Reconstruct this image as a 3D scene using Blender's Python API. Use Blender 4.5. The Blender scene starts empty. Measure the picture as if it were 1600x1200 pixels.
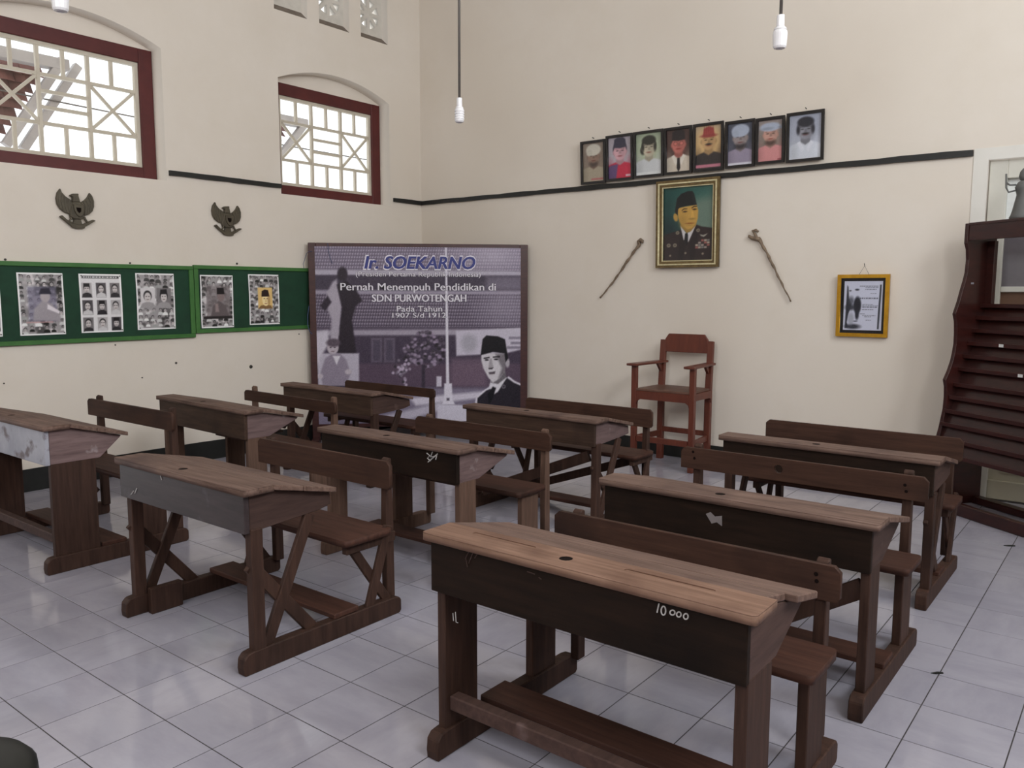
import bpy, bmesh, math, random
import numpy as np
from mathutils import Vector, Matrix

random.seed(7)
RNG = np.random.default_rng(7)
SC = bpy.context.scene
COL = SC.collection
R = math.radians

# ------------------------------------------------------------------ camera
CAM = np.array([6.6728, -6.8031, 1.5236])
PITCH, ROLL, YAW, FPX = R(6.4696), R(0.081), R(38.191), 1272.56
cam_d = bpy.data.cameras.new('camera')
cam_d.sensor_width = 36.0
cam_d.lens = FPX / 1600.0 * 36.0
cam_d.clip_end = 200
cam = bpy.data.objects.new('camera', cam_d)
COL.objects.link(cam)
cam.matrix_world = (Matrix.Translation(Vector(CAM)) @ Matrix.Rotation(YAW, 4, 'Z')
                    @ Matrix.Rotation(R(90) - PITCH, 4, 'X') @ Matrix.Rotation(ROLL, 4, 'Z'))
SC.camera = cam

# ------------------------------------------------------------------ world, lights, exposure
world = bpy.data.worlds.new('world')
SC.world = world
world.use_nodes = True
bg = world.node_tree.nodes['Background']
bg.inputs[0].default_value = (0.93, 0.97, 1.0, 1)
bg.inputs[1].default_value = 1.7
SC.view_settings.view_transform = 'Standard'
SC.view_settings.look = 'None'
SC.view_settings.gamma = 1.0
SC.view_settings.use_curve_mapping = False
SC.view_settings.exposure = 0.0

ROOM_X, ROOM_Y, ROOM_Z = 8.7, -9.3, 5.3


def area_light(name, loc, normal, sx, sy, power, color):
    d = bpy.data.lights.new(name, 'AREA')
    d.shape = 'RECTANGLE'
    d.size, d.size_y = sx, sy
    d.energy = power
    d.color = color
    o = bpy.data.objects.new(name, d)
    COL.objects.link(o)
    o.location = loc
    o.rotation_euler = Vector(normal).to_track_quat('-Z', 'Y').to_euler()
    return o


# daylight entering by the windows of the right-hand wall, the door near the camera and the two lattice windows
area_light('window_daylight_right_a', (ROOM_X + .12, -5.9, 4.1), (-1, 0, 0), 1.9, 1.5, 142, (.945, .965, 1.0))
area_light('window_daylight_right_b', (ROOM_X + .12, -2.9, 4.1), (-1, 0, 0), 1.9, 1.5, 138, (.89, .95, 1.0))
area_light('window_daylight_front', (5.4, ROOM_Y - .12, 3.9), (0, 1, 0), 1.9, 1.5, 90, (.945, .965, 1.0))
area_light('door_daylight_left', (-.32, -6.35, 1.2), (1, 0, 0), 2.2, 1.1, 8, (.82, .88, 1.0))


# ------------------------------------------------------------------ pixel helpers (1600 x 1200 frame)
_fw = np.array([-math.sin(YAW), math.cos(YAW), 0.0])
_rt = np.array([math.cos(YAW), math.sin(YAW), 0.0])
_up = np.array([0, 0, 1.0])
_F = _fw * math.cos(PITCH) - _up * math.sin(PITCH)
_U = _fw * math.sin(PITCH) + _up * math.cos(PITCH)
_R2 = _rt * math.cos(ROLL) + _U * math.sin(ROLL)
_U2 = -_rt * math.sin(ROLL) + _U * math.cos(ROLL)


def px_of(P):
    d = np.atleast_2d(np.asarray(P, float)) - CAM
    z = d @ _F
    return 800 + FPX * (d @ _R2) / z, 600 - FPX * (d @ _U2) / z


def at(u, v, axis, val):
    d = _F * FPX + _R2 * (u - 800) - _U2 * (v - 600)
    a = 'xyz'.index(axis)
    return CAM + (val - CAM[a]) / d[a] * d


def at_plane(u, v, p0, n):
    d = _F * FPX + _R2 * (u - 800) - _U2 * (v - 600)
    p0 = np.asarray(p0, float); n = np.asarray(n, float)
    return CAM + ((p0 - CAM) @ n) / (d @ n) * d


# ------------------------------------------------------------------ colour + materials
def lin(c):
    c = np.asarray(c, float) / 255.0
    return np.where(c <= .04045, c / 12.92, ((c + .055) / 1.055) ** 2.4)


def rgba(c):
    l = lin(c)
    return (float(l[0]), float(l[1]), float(l[2]), 1.0)


MATS = {}


def new_mat(name):
    m = bpy.data.materials.new(name)
    m.use_nodes = True
    nt = m.node_tree
    b = nt.nodes['Principled BSDF']
    MATS[name] = m
    return m, nt, b


def N(nt, typ, **kw):
    n = nt.nodes.new(typ)
    for k, v in kw.items():
        if k.startswith('in_'):
            n.inputs[k[3:].replace('_', ' ')].default_value = v
        else:
            setattr(n, k, v)
    return n


def noise_mat(name, c1, c2, scale=4.0, stretch=(1, 1, 1), rough=.6, bump=.1, bscale=None, detail=6.0,
              lo=.3, hi=.7, spec=.5, metallic=0.0, rnd=0.0, c3=None, s3=1.5, lo3=.55, hi3=.75, bdist=.004,
              coat=0.0):
    m, nt, b = new_mat(name)
    L = nt.links.new
    tc = N(nt, 'ShaderNodeTexCoord')
    mp = N(nt, 'ShaderNodeMapping')
    mp.inputs['Scale'].default_value = stretch
    oi = N(nt, 'ShaderNodeObjectInfo')
    add = N(nt, 'ShaderNodeVectorMath', operation='ADD')
    sc = N(nt, 'ShaderNodeVectorMath', operation='SCALE')
    sc.inputs[3].default_value = 13.7
    cmb = N(nt, 'ShaderNodeCombineXYZ')
    for i in range(3):
        L(oi.outputs['Random'], cmb.inputs[i])
    L(cmb.outputs[0], sc.inputs[0])
    L(tc.outputs['Object'], add.inputs[0])
    L(sc.outputs[0], add.inputs[1])
    L(add.outputs[0], mp.inputs['Vector'])
    n1 = N(nt, 'ShaderNodeTexNoise')
    n1.inputs['Scale'].default_value = scale
    n1.inputs['Detail'].default_value = detail
    n1.inputs['Roughness'].default_value = .62
    L(mp.outputs[0], n1.inputs['Vector'])
    cr = N(nt, 'ShaderNodeValToRGB')
    cr.color_ramp.elements[0].position = lo
    cr.color_ramp.elements[0].color = rgba(c1)
    cr.color_ramp.elements[1].position = hi
    cr.color_ramp.elements[1].color = rgba(c2)
    L(n1.outputs['Fac'], cr.inputs[0])
    out = cr.outputs[0]
    if c3 is not None:
        n3 = N(nt, 'ShaderNodeTexNoise')
        n3.inputs['Scale'].default_value = s3
        n3.inputs['Detail'].default_value = 5
        L(add.outputs[0], n3.inputs['Vector'])
        r3 = N(nt, 'ShaderNodeMapRange')
        r3.inputs['From Min'].default_value = lo3
        r3.inputs['From Max'].default_value = hi3
        L(n3.outputs['Fac'], r3.inputs['Value'])
        mx = N(nt, 'ShaderNodeMix', data_type='RGBA')
        mx.inputs[7].default_value = rgba(c3)
        L(r3.outputs[0], mx.inputs[0])
        L(out, mx.inputs[6])
        out = mx.outputs[2]
    if rnd:
        hs = N(nt, 'ShaderNodeHueSaturation')
        mr = N(nt, 'ShaderNodeMapRange')
        mr.inputs['To Min'].default_value = 1 - rnd
        mr.inputs['To Max'].default_value = 1 + rnd
        L(oi.outputs['Random'], mr.inputs['Value'])
        L(mr.outputs[0], hs.inputs['Value'])
        L(out, hs.inputs['Color'])
        out = hs.outputs[0]
    L(out, b.inputs['Base Color'])
    b.inputs['Roughness'].default_value = rough
    b.inputs['Metallic'].default_value = metallic
    b.inputs['Specular IOR Level'].default_value = spec
    b.inputs['Coat Weight'].default_value = coat
    if bump:
        nb = n1
        if bscale:
            nb = N(nt, 'ShaderNodeTexNoise')
            nb.inputs['Scale'].default_value = bscale
            nb.inputs['Detail'].default_value = 4
            L(mp.outputs[0], nb.inputs['Vector'])
        bp = N(nt, 'ShaderNodeBump')
        bp.inputs['Strength'].default_value = bump
        bp.inputs['Distance'].default_value = bdist
        L(nb.outputs['Fac'], bp.inputs['Height'])
        L(bp.outputs[0], b.inputs['Normal'])
    return m


def flat_mat(name, c, rough=.5, metallic=0.0, spec=.5):
    m, nt, b = new_mat(name)
    L = nt.links.new
    n1 = N(nt, 'ShaderNodeTexNoise')
    n1.inputs['Scale'].default_value = 18
    tc = N(nt, 'ShaderNodeTexCoord')
    L(tc.outputs['Object'], n1.inputs['Vector'])
    cr = N(nt, 'ShaderNodeValToRGB')
    k = np.asarray(c, float)
    cr.color_ramp.elements[0].color = rgba(np.clip(k * .92, 0, 255))
    cr.color_ramp.elements[1].color = rgba(np.clip(k * 1.06, 0, 255))
    L(n1.outputs['Fac'], cr.inputs[0])
    L(cr.outputs[0], b.inputs['Base Color'])
    b.inputs['Roughness'].default_value = rough
    b.inputs['Metallic'].default_value = metallic
    b.inputs['Specular IOR Level'].default_value = spec
    return m


def print_mat(name, rough=.35, spec=.4):
    m, nt, b = new_mat(name)
    a = N(nt, 'ShaderNodeAttribute')
    a.attribute_name = 'Ink'
    nt.links.new(a.outputs['Color'], b.inputs['Base Color'])
    b.inputs['Roughness'].default_value = rough
    b.inputs['Specular IOR Level'].default_value = spec
    return m


def glass_mat(name, tint=(1, 1, 1), gl=.07, rough=.03):
    m, nt, b = new_mat(name)
    nt.nodes.remove(b)
    out = nt.nodes['Material Output']
    t = N(nt, 'ShaderNodeBsdfTransparent')
    t.inputs[0].default_value = (*tint, 1)
    g = N(nt, 'ShaderNodeBsdfGlossy')
    g.inputs['Roughness'].default_value = rough
    mx = N(nt, 'ShaderNodeMixShader')
    mx.inputs[0].default_value = gl
    nt.links.new(t.outputs[0], mx.inputs[1])
    nt.links.new(g.outputs[0], mx.inputs[2])
    nt.links.new(mx.outputs[0], out.inputs[0])
    return m


noise_mat('plaster', (227, 217, 204), (233, 224, 213), scale=1.6, rough=.85, bump=.12, bscale=26, spec=.25,
          c3=(216, 204, 189), s3=.8, lo3=.5, hi3=.85, bdist=.006)
noise_mat('plaster_white', (226, 222, 214), (234, 231, 224), scale=2, rough=.7, bump=.08, bscale=30, spec=.3)
noise_mat('ceiling_paint', (236, 233, 226), (242, 240, 235), scale=2, rough=.8, bump=.05)
noise_mat('grout', (44, 40, 40), (78, 73, 74), scale=9, rough=.9, bump=.1)
noise_mat('tile_glaze', (159, 156, 168), (172, 169, 180), scale=2.2, stretch=(1, 2.6, 1), rough=.1, bump=.012, bscale=4,
          detail=9, lo=.36, hi=.6, spec=.5, rnd=.012, bdist=.002)
noise_mat('black_paint', (26, 26, 25), (37, 37, 35), scale=12, rough=.45, bump=.1, spec=.4)
noise_mat('wood_dark', (28, 20, 15), (43, 30, 23), scale=3.2, stretch=(1.2, 14, 14), rough=.62, bump=.25, rnd=.16,
          c3=(22, 16, 13), s3=2.4, spec=.12)
noise_mat('wood_mid', (58, 43, 35), (82, 62, 51), scale=3.2, stretch=(1.2, 14, 14), rough=.6, bump=.25, rnd=.1,
          c3=(46, 34, 28), s3=2.4, spec=.2)
noise_mat('wood_dark_upright', (52, 36, 30), (76, 54, 45), scale=3.2, stretch=(14, 14, 1.2), rough=.62, bump=.25,
          rnd=.16, c3=(40, 27, 22), s3=2.4, spec=.2)
noise_mat('wood_side', (62, 46, 42), (84, 64, 58), scale=3.2, stretch=(12, 1.4, 12), rough=.62, bump=.25, rnd=.14,
          c3=(107, 88, 85), s3=9, lo3=.64, hi3=.78, spec=.2)
noise_mat('wood_top', (82, 62, 54), (128, 104, 93), scale=3.0, stretch=(1.1, 16, 16), rough=.62, bump=.35, rnd=.06,
          c3=(78, 60, 56), s3=3.2, spec=.2)
noise_mat('wood_strip', (106, 79, 65), (143, 113, 96), scale=3.0, stretch=(1.1, 16, 16), rough=.6, bump=.35,
          c3=(92, 66, 54), s3=3.2, spec=.2)
noise_mat('wood_bench', (59, 37, 30), (81, 53, 43), scale=3.0, stretch=(1.1, 15, 15), rough=.62, bump=.25, rnd=.1,
          c3=(49, 32, 26), s3=3, spec=.2)
noise_mat('wood_back', (55, 36, 29), (76, 52, 41), scale=3.0, stretch=(1.1, 15, 15), rough=.62, bump=.25, rnd=.1,
          c3=(44, 29, 24), s3=3, spec=.2)
noise_mat('pale_sheen_and_chip', (145, 145, 157), (177, 177, 186), scale=5, rough=.5, bump=.2, c3=(98, 85, 87), s3=9, lo3=.58,
          hi3=.68, spec=.4)  # pale tone paints daylight reflected on the varnish; also colours the rack chip
noise_mat('sheen_grey_wood', (44, 36, 37), (66, 55, 56), scale=3.2, stretch=(1.2, 12, 12), rough=.45, bump=.22,
          c3=(92, 84, 92), s3=8, lo3=.66, hi3=.8)  # grey cast paints the daylight mirrored in a varnished desk front
noise_mat('wood_side_pale', (92, 74, 73), (124, 103, 102), scale=3.2, stretch=(12, 1.4, 12), rough=.62, bump=.25, rnd=.1,
          c3=(156, 144, 146), s3=11, lo3=.64, hi3=.74, spec=.25)
noise_mat('wood_leg_pale', (80, 60, 50), (110, 85, 72), scale=3.2, stretch=(14, 14, 1.2), rough=.62, bump=.25, rnd=.1,
          c3=(64, 46, 38), s3=2.4, spec=.25)
noise_mat('chair_wood', (88, 41, 29), (109, 55, 39), scale=4, stretch=(8, 8, 1.5), rough=.42, bump=.12, rnd=.04)
noise_mat('chair_seat_wood', (90, 61, 49), (112, 80, 66), scale=4, stretch=(2, 12, 8), rough=.5, bump=.12)
noise_mat('window_red', (77, 28, 28), (93, 37, 35), scale=6, rough=.45, bump=.1, spec=.4)
noise_mat('muntin_cream', (196, 186, 168), (212, 203, 186), scale=6, rough=.55, bump=.06)
noise_mat('rack_wood', (47, 20, 18), (65, 29, 25), scale=4, stretch=(2, 2, 8), rough=.3, bump=.08, spec=.5)
noise_mat('board_green', (13, 52, 33), (18, 65, 42), scale=7, rough=.75, bump=.06)
noise_mat('board_frame_green', (54, 104, 47), (68, 119, 56), scale=8, rough=.5, bump=.1)
noise_mat('banner_frame', (56, 29, 29), (75, 39, 37), scale=5, stretch=(3, 3, 9), rough=.4, bump=.1)
noise_mat('bronze', (73, 66, 54), (95, 87, 71), scale=14, rough=.5, bump=.35, metallic=.25)
noise_mat('frame_black', (22, 20, 20), (36, 32, 32), scale=9, rough=.3, bump=.05)
noise_mat('old_gold', (94, 76, 47), (128, 108, 70), scale=22, rough=.42, bump=.35, metallic=.35)
noise_mat('bright_gold', (186, 134, 30), (216, 166, 52), scale=14, rough=.28, bump=.12, metallic=.6)
noise_mat('gold_bead', (196, 184, 140), (226, 216, 178), scale=40, rough=.35, bump=.5, metallic=.3)
noise_mat('cane_wood', (98, 82, 66), (140, 120, 100), scale=26, rough=.7, bump=.5)
noise_mat('door_paint', (206, 203, 192), (218, 215, 204), scale=3, rough=.5, bump=.06)
noise_mat('door_beige', (186, 178, 156), (200, 192, 170), scale=3, rough=.5, bump=.06)
noise_mat('roof_clay', (84, 48, 46), (126, 80, 72), scale=6, rough=.85, bump=.4, rnd=.2, c3=(74, 52, 50), s3=3)
noise_mat('rafter_white', (150, 145, 144), (178, 173, 171), scale=5, rough=.6, bump=.1)
noise_mat('dusty_sill', (112, 100, 90), (134, 122, 110), scale=9, rough=.95, bump=.2)
noise_mat('concrete_block', (206, 200, 190), (220, 214, 204), scale=12, rough=.85, bump=.2)
flat_mat('porcelain', (232, 230, 232), rough=.25)
flat_mat('cord_grey', (88, 82, 78), rough=.6)
flat_mat('bulb_base', (190, 188, 188), rough=.3)
flat_mat('nail_metal', (70, 66, 62), rough=.5, metallic=.5)
flat_mat('chalk', (196, 192, 190), rough=.9)
flat_mat('black_plastic', (26, 28, 26), rough=.45)
flat_mat('paper', (222, 224, 222), rough=.6)
flat_mat('ink_blue', (46, 52, 128), rough=.5)
flat_mat('ink_white', (232, 228, 236), rough=.5)
flat_mat('ink_grey', (196, 190, 204), rough=.5)
flat_mat('ink_dark', (40, 34, 44), rough=.5)
flat_mat('statue_grey', (98, 98, 96), rough=.6)
flat_mat('hole_dark', (24, 17, 15), rough=.95, spec=.1)
flat_mat('pale_scuff', (128, 120, 120), rough=.8)
flat_mat('wire_blue', (72, 84, 120), rough=.5)
flat_mat('pane_backing', (104, 98, 102), rough=.3)
flat_mat('curtain_brown', (104, 76, 58), rough=.8)
print_mat('photo_print', rough=.28, spec=.5)
print_mat('vinyl_print', rough=.4, spec=.3)
glass_mat('window_glass')


# ------------------------------------------------------------------ mesh helpers
class MB:
    def __init__(self):
        self.bm = bmesh.new()

    def poly_prism(self, pts, axis, a, b):
        """extrude a polygon; axis 'x': pts are (y,z); 'y': (x,z); 'z': (x,y)"""
        def mk(p, t):
            return {'x': (t, p[0], p[1]), 'y': (p[0], t, p[1]), 'z': (p[0], p[1], t)}[axis]
        lo = [self.bm.verts.new(mk(p, a)) for p in pts]
        hi = [self.bm.verts.new(mk(p, b)) for p in pts]
        n = len(pts)
        self.bm.faces.new(lo)
        self.bm.faces.new(hi[::-1])
        for i in range(n):
            self.bm.faces.new((lo[i], hi[i], hi[(i + 1) % n], lo[(i + 1) % n]))
        return self

    def box(self, x0, x1, y0, y1, z0, z1):
        return self.poly_prism([(x0, y0), (x1, y0), (x1, y1), (x0, y1)], 'z', z0, z1)

    def beam(self, p, q, w, t, side=(1, 0, 0)):
        """square beam from p to q: w across (perpendicular to side), t along side"""
        p, q = Vector(p), Vector(q)
        d = (q - p).normalized()
        s = Vector(side)
        s = (s - d * s.dot(d)).normalized()
        u = d.cross(s)
        vs = []
        for c in (p, q):
            for a, b in ((-1, -1), (1, -1), (1, 1), (-1, 1)):
                vs.append(self.bm.verts.new(c + s * (a * t / 2) + u * (b * w / 2)))
        for f in ((0, 1, 2, 3), (7, 6, 5, 4), (0, 4, 5, 1), (1, 5, 6, 2), (2, 6, 7, 3), (3, 7, 4, 0)):
            self.bm.faces.new([vs[i] for i in f])
        return self

    def tube(self, path, r, n=8, cap=True):
        path = [Vector(p) for p in path]
        rs = r if isinstance(r, (list, tuple)) else [r] * len(path)
        rings = []
        ref = None
        for i, p in enumerate(path):
            d = (path[min(i + 1, len(path) - 1)] - path[max(i - 1, 0)]).normalized()
            if ref is None:
                ref = d.orthogonal().normalized()
            ref = (ref - d * ref.dot(d)).normalized()
            u = d.cross(ref)
            rings.append([self.bm.verts.new(p + (ref * math.cos(2 * math.pi * k / n) + u * math.sin(2 * math.pi * k / n)) * rs[i])
                          for k in range(n)])
        for a, b in zip(rings, rings[1:]):
            for k in range(n):
                self.bm.faces.new((a[k], a[(k + 1) % n], b[(k + 1) % n], b[k]))
        if cap:
            self.bm.faces.new(rings[0][::-1])
            self.bm.faces.new(rings[-1])
        return self

    def lathe(self, prof, n=16, c=(0, 0, 0)):
        rings = []
        for r, z in prof:
            if r < 1e-6:
                rings.append([self.bm.verts.new((c[0], c[1], c[2] + z))])
            else:
                rings.append([self.bm.verts.new((c[0] + r * math.cos(2 * math.pi * k / n), c[1] + r * math.sin(2 * math.pi * k / n), c[2] + z))
                              for k in range(n)])
        for a, b in zip(rings, rings[1:]):
            for k in range(n):
                k2 = (k + 1) % n
                va = (a[k], a[k2]) if len(a) > 1 else (a[0],)
                vb = (b[k2], b[k]) if len(b) > 1 else (b[0],)
                if len(va) + len(vb) > 2:
                    self.bm.faces.new((*va, *vb))
        return self

    def mesh(self, name, mat, bevel=0.0, smooth=False, seg=1):
        bmesh.ops.recalc_face_normals(self.bm, faces=self.bm.faces)
        if bevel:
            ed = [e for e in self.bm.edges if len(e.link_faces) == 2 and e.calc_face_angle(0) > .5]
            bmesh.ops.bevel(self.bm, geom=ed, offset=bevel, segments=seg, affect='EDGES', profile=.6, clamp_overlap=True)
        me = bpy.data.meshes.new(name)
        self.bm.to_mesh(me)
        self.bm.free()
        if isinstance(mat, str):
            mat = MATS[mat]
        me.materials.append(mat)
        if smooth:
            me.polygons.foreach_set('use_smooth', [True] * len(me.polygons))
        return me

    def build(self, name, mat, parent=None, bevel=0.0, smooth=False, seg=1):
        return link(name, self.mesh(name, mat, bevel, smooth, seg), parent)


def link(name, me, parent=None):
    o = bpy.data.objects.new(name, me)
    COL.objects.link(o)
    if parent is not None:
        o.parent = parent
    return o


def tag(o, label, cat, group=None):
    o['label'] = label
    o['category'] = cat
    if group:
        o['group'] = group
    return o


def thing(name, label, cat, loc=(0, 0, 0), rz=0.0, group=None):
    o = bpy.data.objects.new(name, None)
    COL.objects.link(o)
    o.empty_display_size = .1
    o.location = loc
    o.rotation_euler = (0, 0, rz)
    return tag(o, label, cat, group)


def struct(o):
    o['kind'] = 'structure'
    return o


def plate(outer, holes, y0, y1, name='plate'):
    """flat plate in the local X-Z plane with holes; thickness y0..y1. Returns bmesh builder."""
    cu = bpy.data.curves.new(name, 'CURVE')
    cu.dimensions = '2D'
    cu.fill_mode = 'BOTH'
    cu.extrude = abs(y1 - y0) / 2
    for pts in [outer] + list(holes):
        sp = cu.splines.new('POLY')
        sp.points.add(len(pts) - 1)
        for p, c in zip(sp.points, pts):
            p.co = (c[0], c[1], 0, 1)
        sp.use_cyclic_u = True
    ob = bpy.data.objects.new(name, cu)
    COL.objects.link(ob)
    dg = bpy.context.evaluated_depsgraph_get()
    me = bpy.data.meshes.new_from_object(ob.evaluated_get(dg))
    COL.objects.unlink(ob)
    bpy.data.objects.remove(ob)
    bpy.data.curves.remove(cu)
    # curve XY -> local XZ
    mb = MB()
    mb.bm.from_mesh(me)
    bpy.data.meshes.remove(me)
    ym = (y0 + y1) / 2
    for v in mb.bm.verts:
        v.co = Vector((v.co.x, ym - v.co.z, v.co.y))
    bmesh.ops.remove_doubles(mb.bm, verts=mb.bm.verts, dist=1e-5)
    return mb


def circle(cx, cz, r, n=14, rz=None):
    return [(cx + r * math.cos(2 * math.pi * k / n), cz + (rz or r) * math.sin(2 * math.pi * k / n)) for k in range(n)]


def text_mesh(body, x0, x1, z0, z1, y, mat, shear=0.0, offset=0.0, grow=0.0):
    cu = bpy.data.curves.new('lettering', 'FONT')
    cu.body = body
    cu.size = 1.0
    cu.shear = shear
    cu.offset = offset
    cu.resolution_u = 3
    ob = bpy.data.objects.new('lettering', cu)
    COL.objects.link(ob)
    dg = bpy.context.evaluated_depsgraph_get()
    me = bpy.data.meshes.new_from_object(ob.evaluated_get(dg))
    COL.objects.unlink(ob)
    bpy.data.objects.remove(ob)
    bpy.data.curves.remove(cu)
    co = np.zeros(len(me.vertices) * 3)
    me.vertices.foreach_get('co', co)
    co = co.reshape(-1, 3)
    mn, mx = co.min(0), co.max(0)
    x0, x1, z0, z1 = x0 - grow, x1 + grow, z0 - grow, z1 + grow
    out = np.empty_like(co)
    out[:, 0] = x0 + (co[:, 0] - mn[0]) / (mx[0] - mn[0]) * (x1 - x0)
    out[:, 1] = y
    out[:, 2] = z0 + (co[:, 1] - mn[1]) / (mx[1] - mn[1]) * (z1 - z0)
    me.vertices.foreach_set('co', out.ravel())
    me.materials.append(MATS[mat])
    return me


# ------------------------------------------------------------------ painter for flat prints
class Canvas:
    """ink colours on a grid of points; coordinates x in 0..aspect, y in 0..1 (bottom to top) or any given arrays"""

    def __init__(self, X, Y, base):
        self.X, self.Y = X, Y
        self.C = np.zeros(X.shape + (3,)) + np.asarray(base, float)

    def _mix(self, a, col):
        a = np.clip(a, 0, 1)[..., None]
        self.C = self.C * (1 - a) + np.asarray(col, float) * a

    def ell(self, cx, cy, rx, ry, col, soft=.02, rot=0.0, op=1.0):
        dx, dy = self.X - cx, self.Y - cy
        if rot:
            c, s = math.cos(rot), math.sin(rot)
            dx, dy = dx * c + dy * s, -dx * s + dy * c
        d = np.sqrt((dx / rx) ** 2 + (dy / ry) ** 2) - 1
        d = d * min(rx, ry)
        self._mix((.5 - d / soft) * op if op == 1 else np.clip(.5 - d / soft, 0, 1) * op, col)
        return self

    def poly(self, pts, col, soft=.02, op=1.0):
        P = np.asarray(pts, float)
        X, Y = self.X, self.Y
        dist = np.full(X.shape, 1e9)
        ins = np.zeros(X.shape, bool)
        n = len(P)
        for i in range(n):
            a, b = P[i], P[(i + 1) % n]
            e = b - a
            wx, wy = X - a[0], Y - a[1]
            t = np.clip((wx * e[0] + wy * e[1]) / max(e @ e, 1e-12), 0, 1)
            dist = np.minimum(dist, np.hypot(wx - e[0] * t, wy - e[1] * t))
            cond = (a[1] > Y) != (b[1] > Y)
            with np.errstate(divide='ignore', invalid='ignore'):
                xi = a[0] + (Y - a[1]) / (b[1] - a[1] if b[1] != a[1] else 1e-9) * e[0]
            ins ^= cond & (X < xi)
        sd = np.where(ins, -dist, dist)
        self._mix(np.clip(.5 - sd / soft, 0, 1) * op, col)
        return self

    def rect(self, x0, y0, x1, y1, col, soft=.01, op=1.0):
        return self.poly([(x0, y0), (x1, y0), (x1, y1), (x0, y1)], col, soft, op)

    def grad(self, f, col):
        self._mix(f, col)
        return self

    def noise(self, amp, cell=1):
        h, w = self.X.shape
        n = RNG.normal(size=(h // cell + 2, w // cell + 2))
        n = np.kron(n, np.ones((cell, cell)))[:h, :w]
        if cell > 1:
            k = cell // 2 + 1
            for ax in (0, 1):
                n = sum(np.roll(n, s, ax) for s in range(-k, k + 1)) / (2 * k + 1)
        self.C = self.C + amp * n[..., None]
        return self


def print_mesh(x0, x1, z0, z1, y, canvas_fn, nx, nz, mat='photo_print', warp=None):
    """a grid of nx x nz points facing -Y with per-point ink"""
    xs = np.linspace(x0, x1, nx)
    zs = np.linspace(z0, z1, nz)
    X, Z = np.meshgrid(xs, zs)
    Ycoord = np.full(X.shape, y)
    if warp is not None:
        Ycoord = Ycoord - warp(X, Z)
    C = canvas_fn(X, Z)
    C = lin(np.clip(C, 0, 255))
    me = bpy.data.meshes.new('print')
    co = np.stack([X, Ycoord, Z], -1).reshape(-1, 3)
    idx = np.arange(nx * nz).reshape(nz, nx)
    q = np.stack([idx[:-1, :-1], idx[:-1, 1:], idx[1:, 1:], idx[1:, :-1]], -1).reshape(-1, 4)
    nq = len(q)
    me.vertices.add(len(co))
    me.vertices.foreach_set('co', co.ravel())
    me.loops.add(nq * 4)
    me.loops.foreach_set('vertex_index', q.ravel().astype(np.int32))
    me.polygons.add(nq)
    me.polygons.foreach_set('loop_start', np.arange(0, nq * 4, 4, dtype=np.int32))
    me.update(calc_edges=True)
    at_ = me.attributes.new('Ink', 'FLOAT_COLOR', 'POINT')
    at_.data.foreach_set('color', np.concatenate([C.reshape(-1, 3), np.ones((nx * nz, 1))], 1).ravel())
    me.materials.append(MATS[mat])
    me.validate()
    return me


#SECTION_STRUCTURE
# ================================================================== THE ROOM
LW_T = .30


def arch_hole(y0, y1, z0, zs, rise, n=18):
    """opening with a flat segmental arch"""
    w = (y1 - y0) / 2
    rad = (w * w + rise * rise) / (2 * rise)
    cz = zs + rise - rad
    a = math.asin(w / rad)
    pts = [(y0, z0), (y1, z0), (y1, zs)]
    for k in range(1, n):
        t = a - 2 * a * k / n
        pts.append(((y0 + y1) / 2 + rad * math.sin(t), cz + rad * math.cos(t)))
    pts.append((y0, zs))
    return pts


WIN = [(-4.495, -3.065), (-1.907, -.48)]
VENTS = [(-1.927, -1.545), (-1.400, -1.016), (-.862, -.484)]
VZ0, VZ1 = 4.15, 4.75
holes = [arch_hole(a, b, 2.455, 3.535, .15) for a, b in WIN]
holes += [[(a, VZ0), (b, VZ0), (b, VZ1), (a, VZ1)] for a, b in VENTS]
outer = [(ROOM_Y - .3, 0), (-6.95, 0), (-6.95, 2.3), (-5.75, 2.3), (-5.75, 0), (.3, 0), (.3, ROOM_Z), (ROOM_Y - .3, ROOM_Z)]
wl = plate(outer, holes, 0, LW_T).build('wall_left', 'plaster')
wl.rotation_euler = (0, 0, R(90))
struct(wl)

DX0, DX1, DZ = 5.66, 6.86, 2.465
wb = plate([(0, 0), (DX0, 0), (DX0, DZ), (DX1, DZ), (DX1, 0), (ROOM_X + .3, 0), (ROOM_X + .3, ROOM_Z), (0, ROOM_Z)], [], 0, .3).build('wall_back', 'plaster')
struct(wb)

wr = plate([(0, 0), (-ROOM_Y + .3, 0), (-ROOM_Y + .3, ROOM_Z), (0, ROOM_Z)],
           [[(c - .75, 3.15), (c + .75, 3.15), (c + .75, 5.05), (c - .75, 5.05)] for c in (2.9, 5.9)], 0, .3).build('wall_right', 'plaster')
wr.location = (ROOM_X, 0, 0)
wr.rotation_euler = (0, 0, R(-90))
struct(wr)
wf = plate([(-ROOM_X, 0), (0, 0), (0, ROOM_Z), (-ROOM_X, ROOM_Z)], [[(-6.35, 3.15), (-4.45, 3.15), (-4.45, 4.65), (-6.35, 4.65)]], 0, .3).build('wall_front', 'plaster')
wf.location = (0, ROOM_Y, 0)
wf.rotation_euler = (0, 0, R(180))
struct(wf)
struct(MB().box(-.3, ROOM_X + .3, ROOM_Y - .3, .3, ROOM_Z, ROOM_Z + .15).build('ceiling', 'ceiling_paint'))

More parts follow.
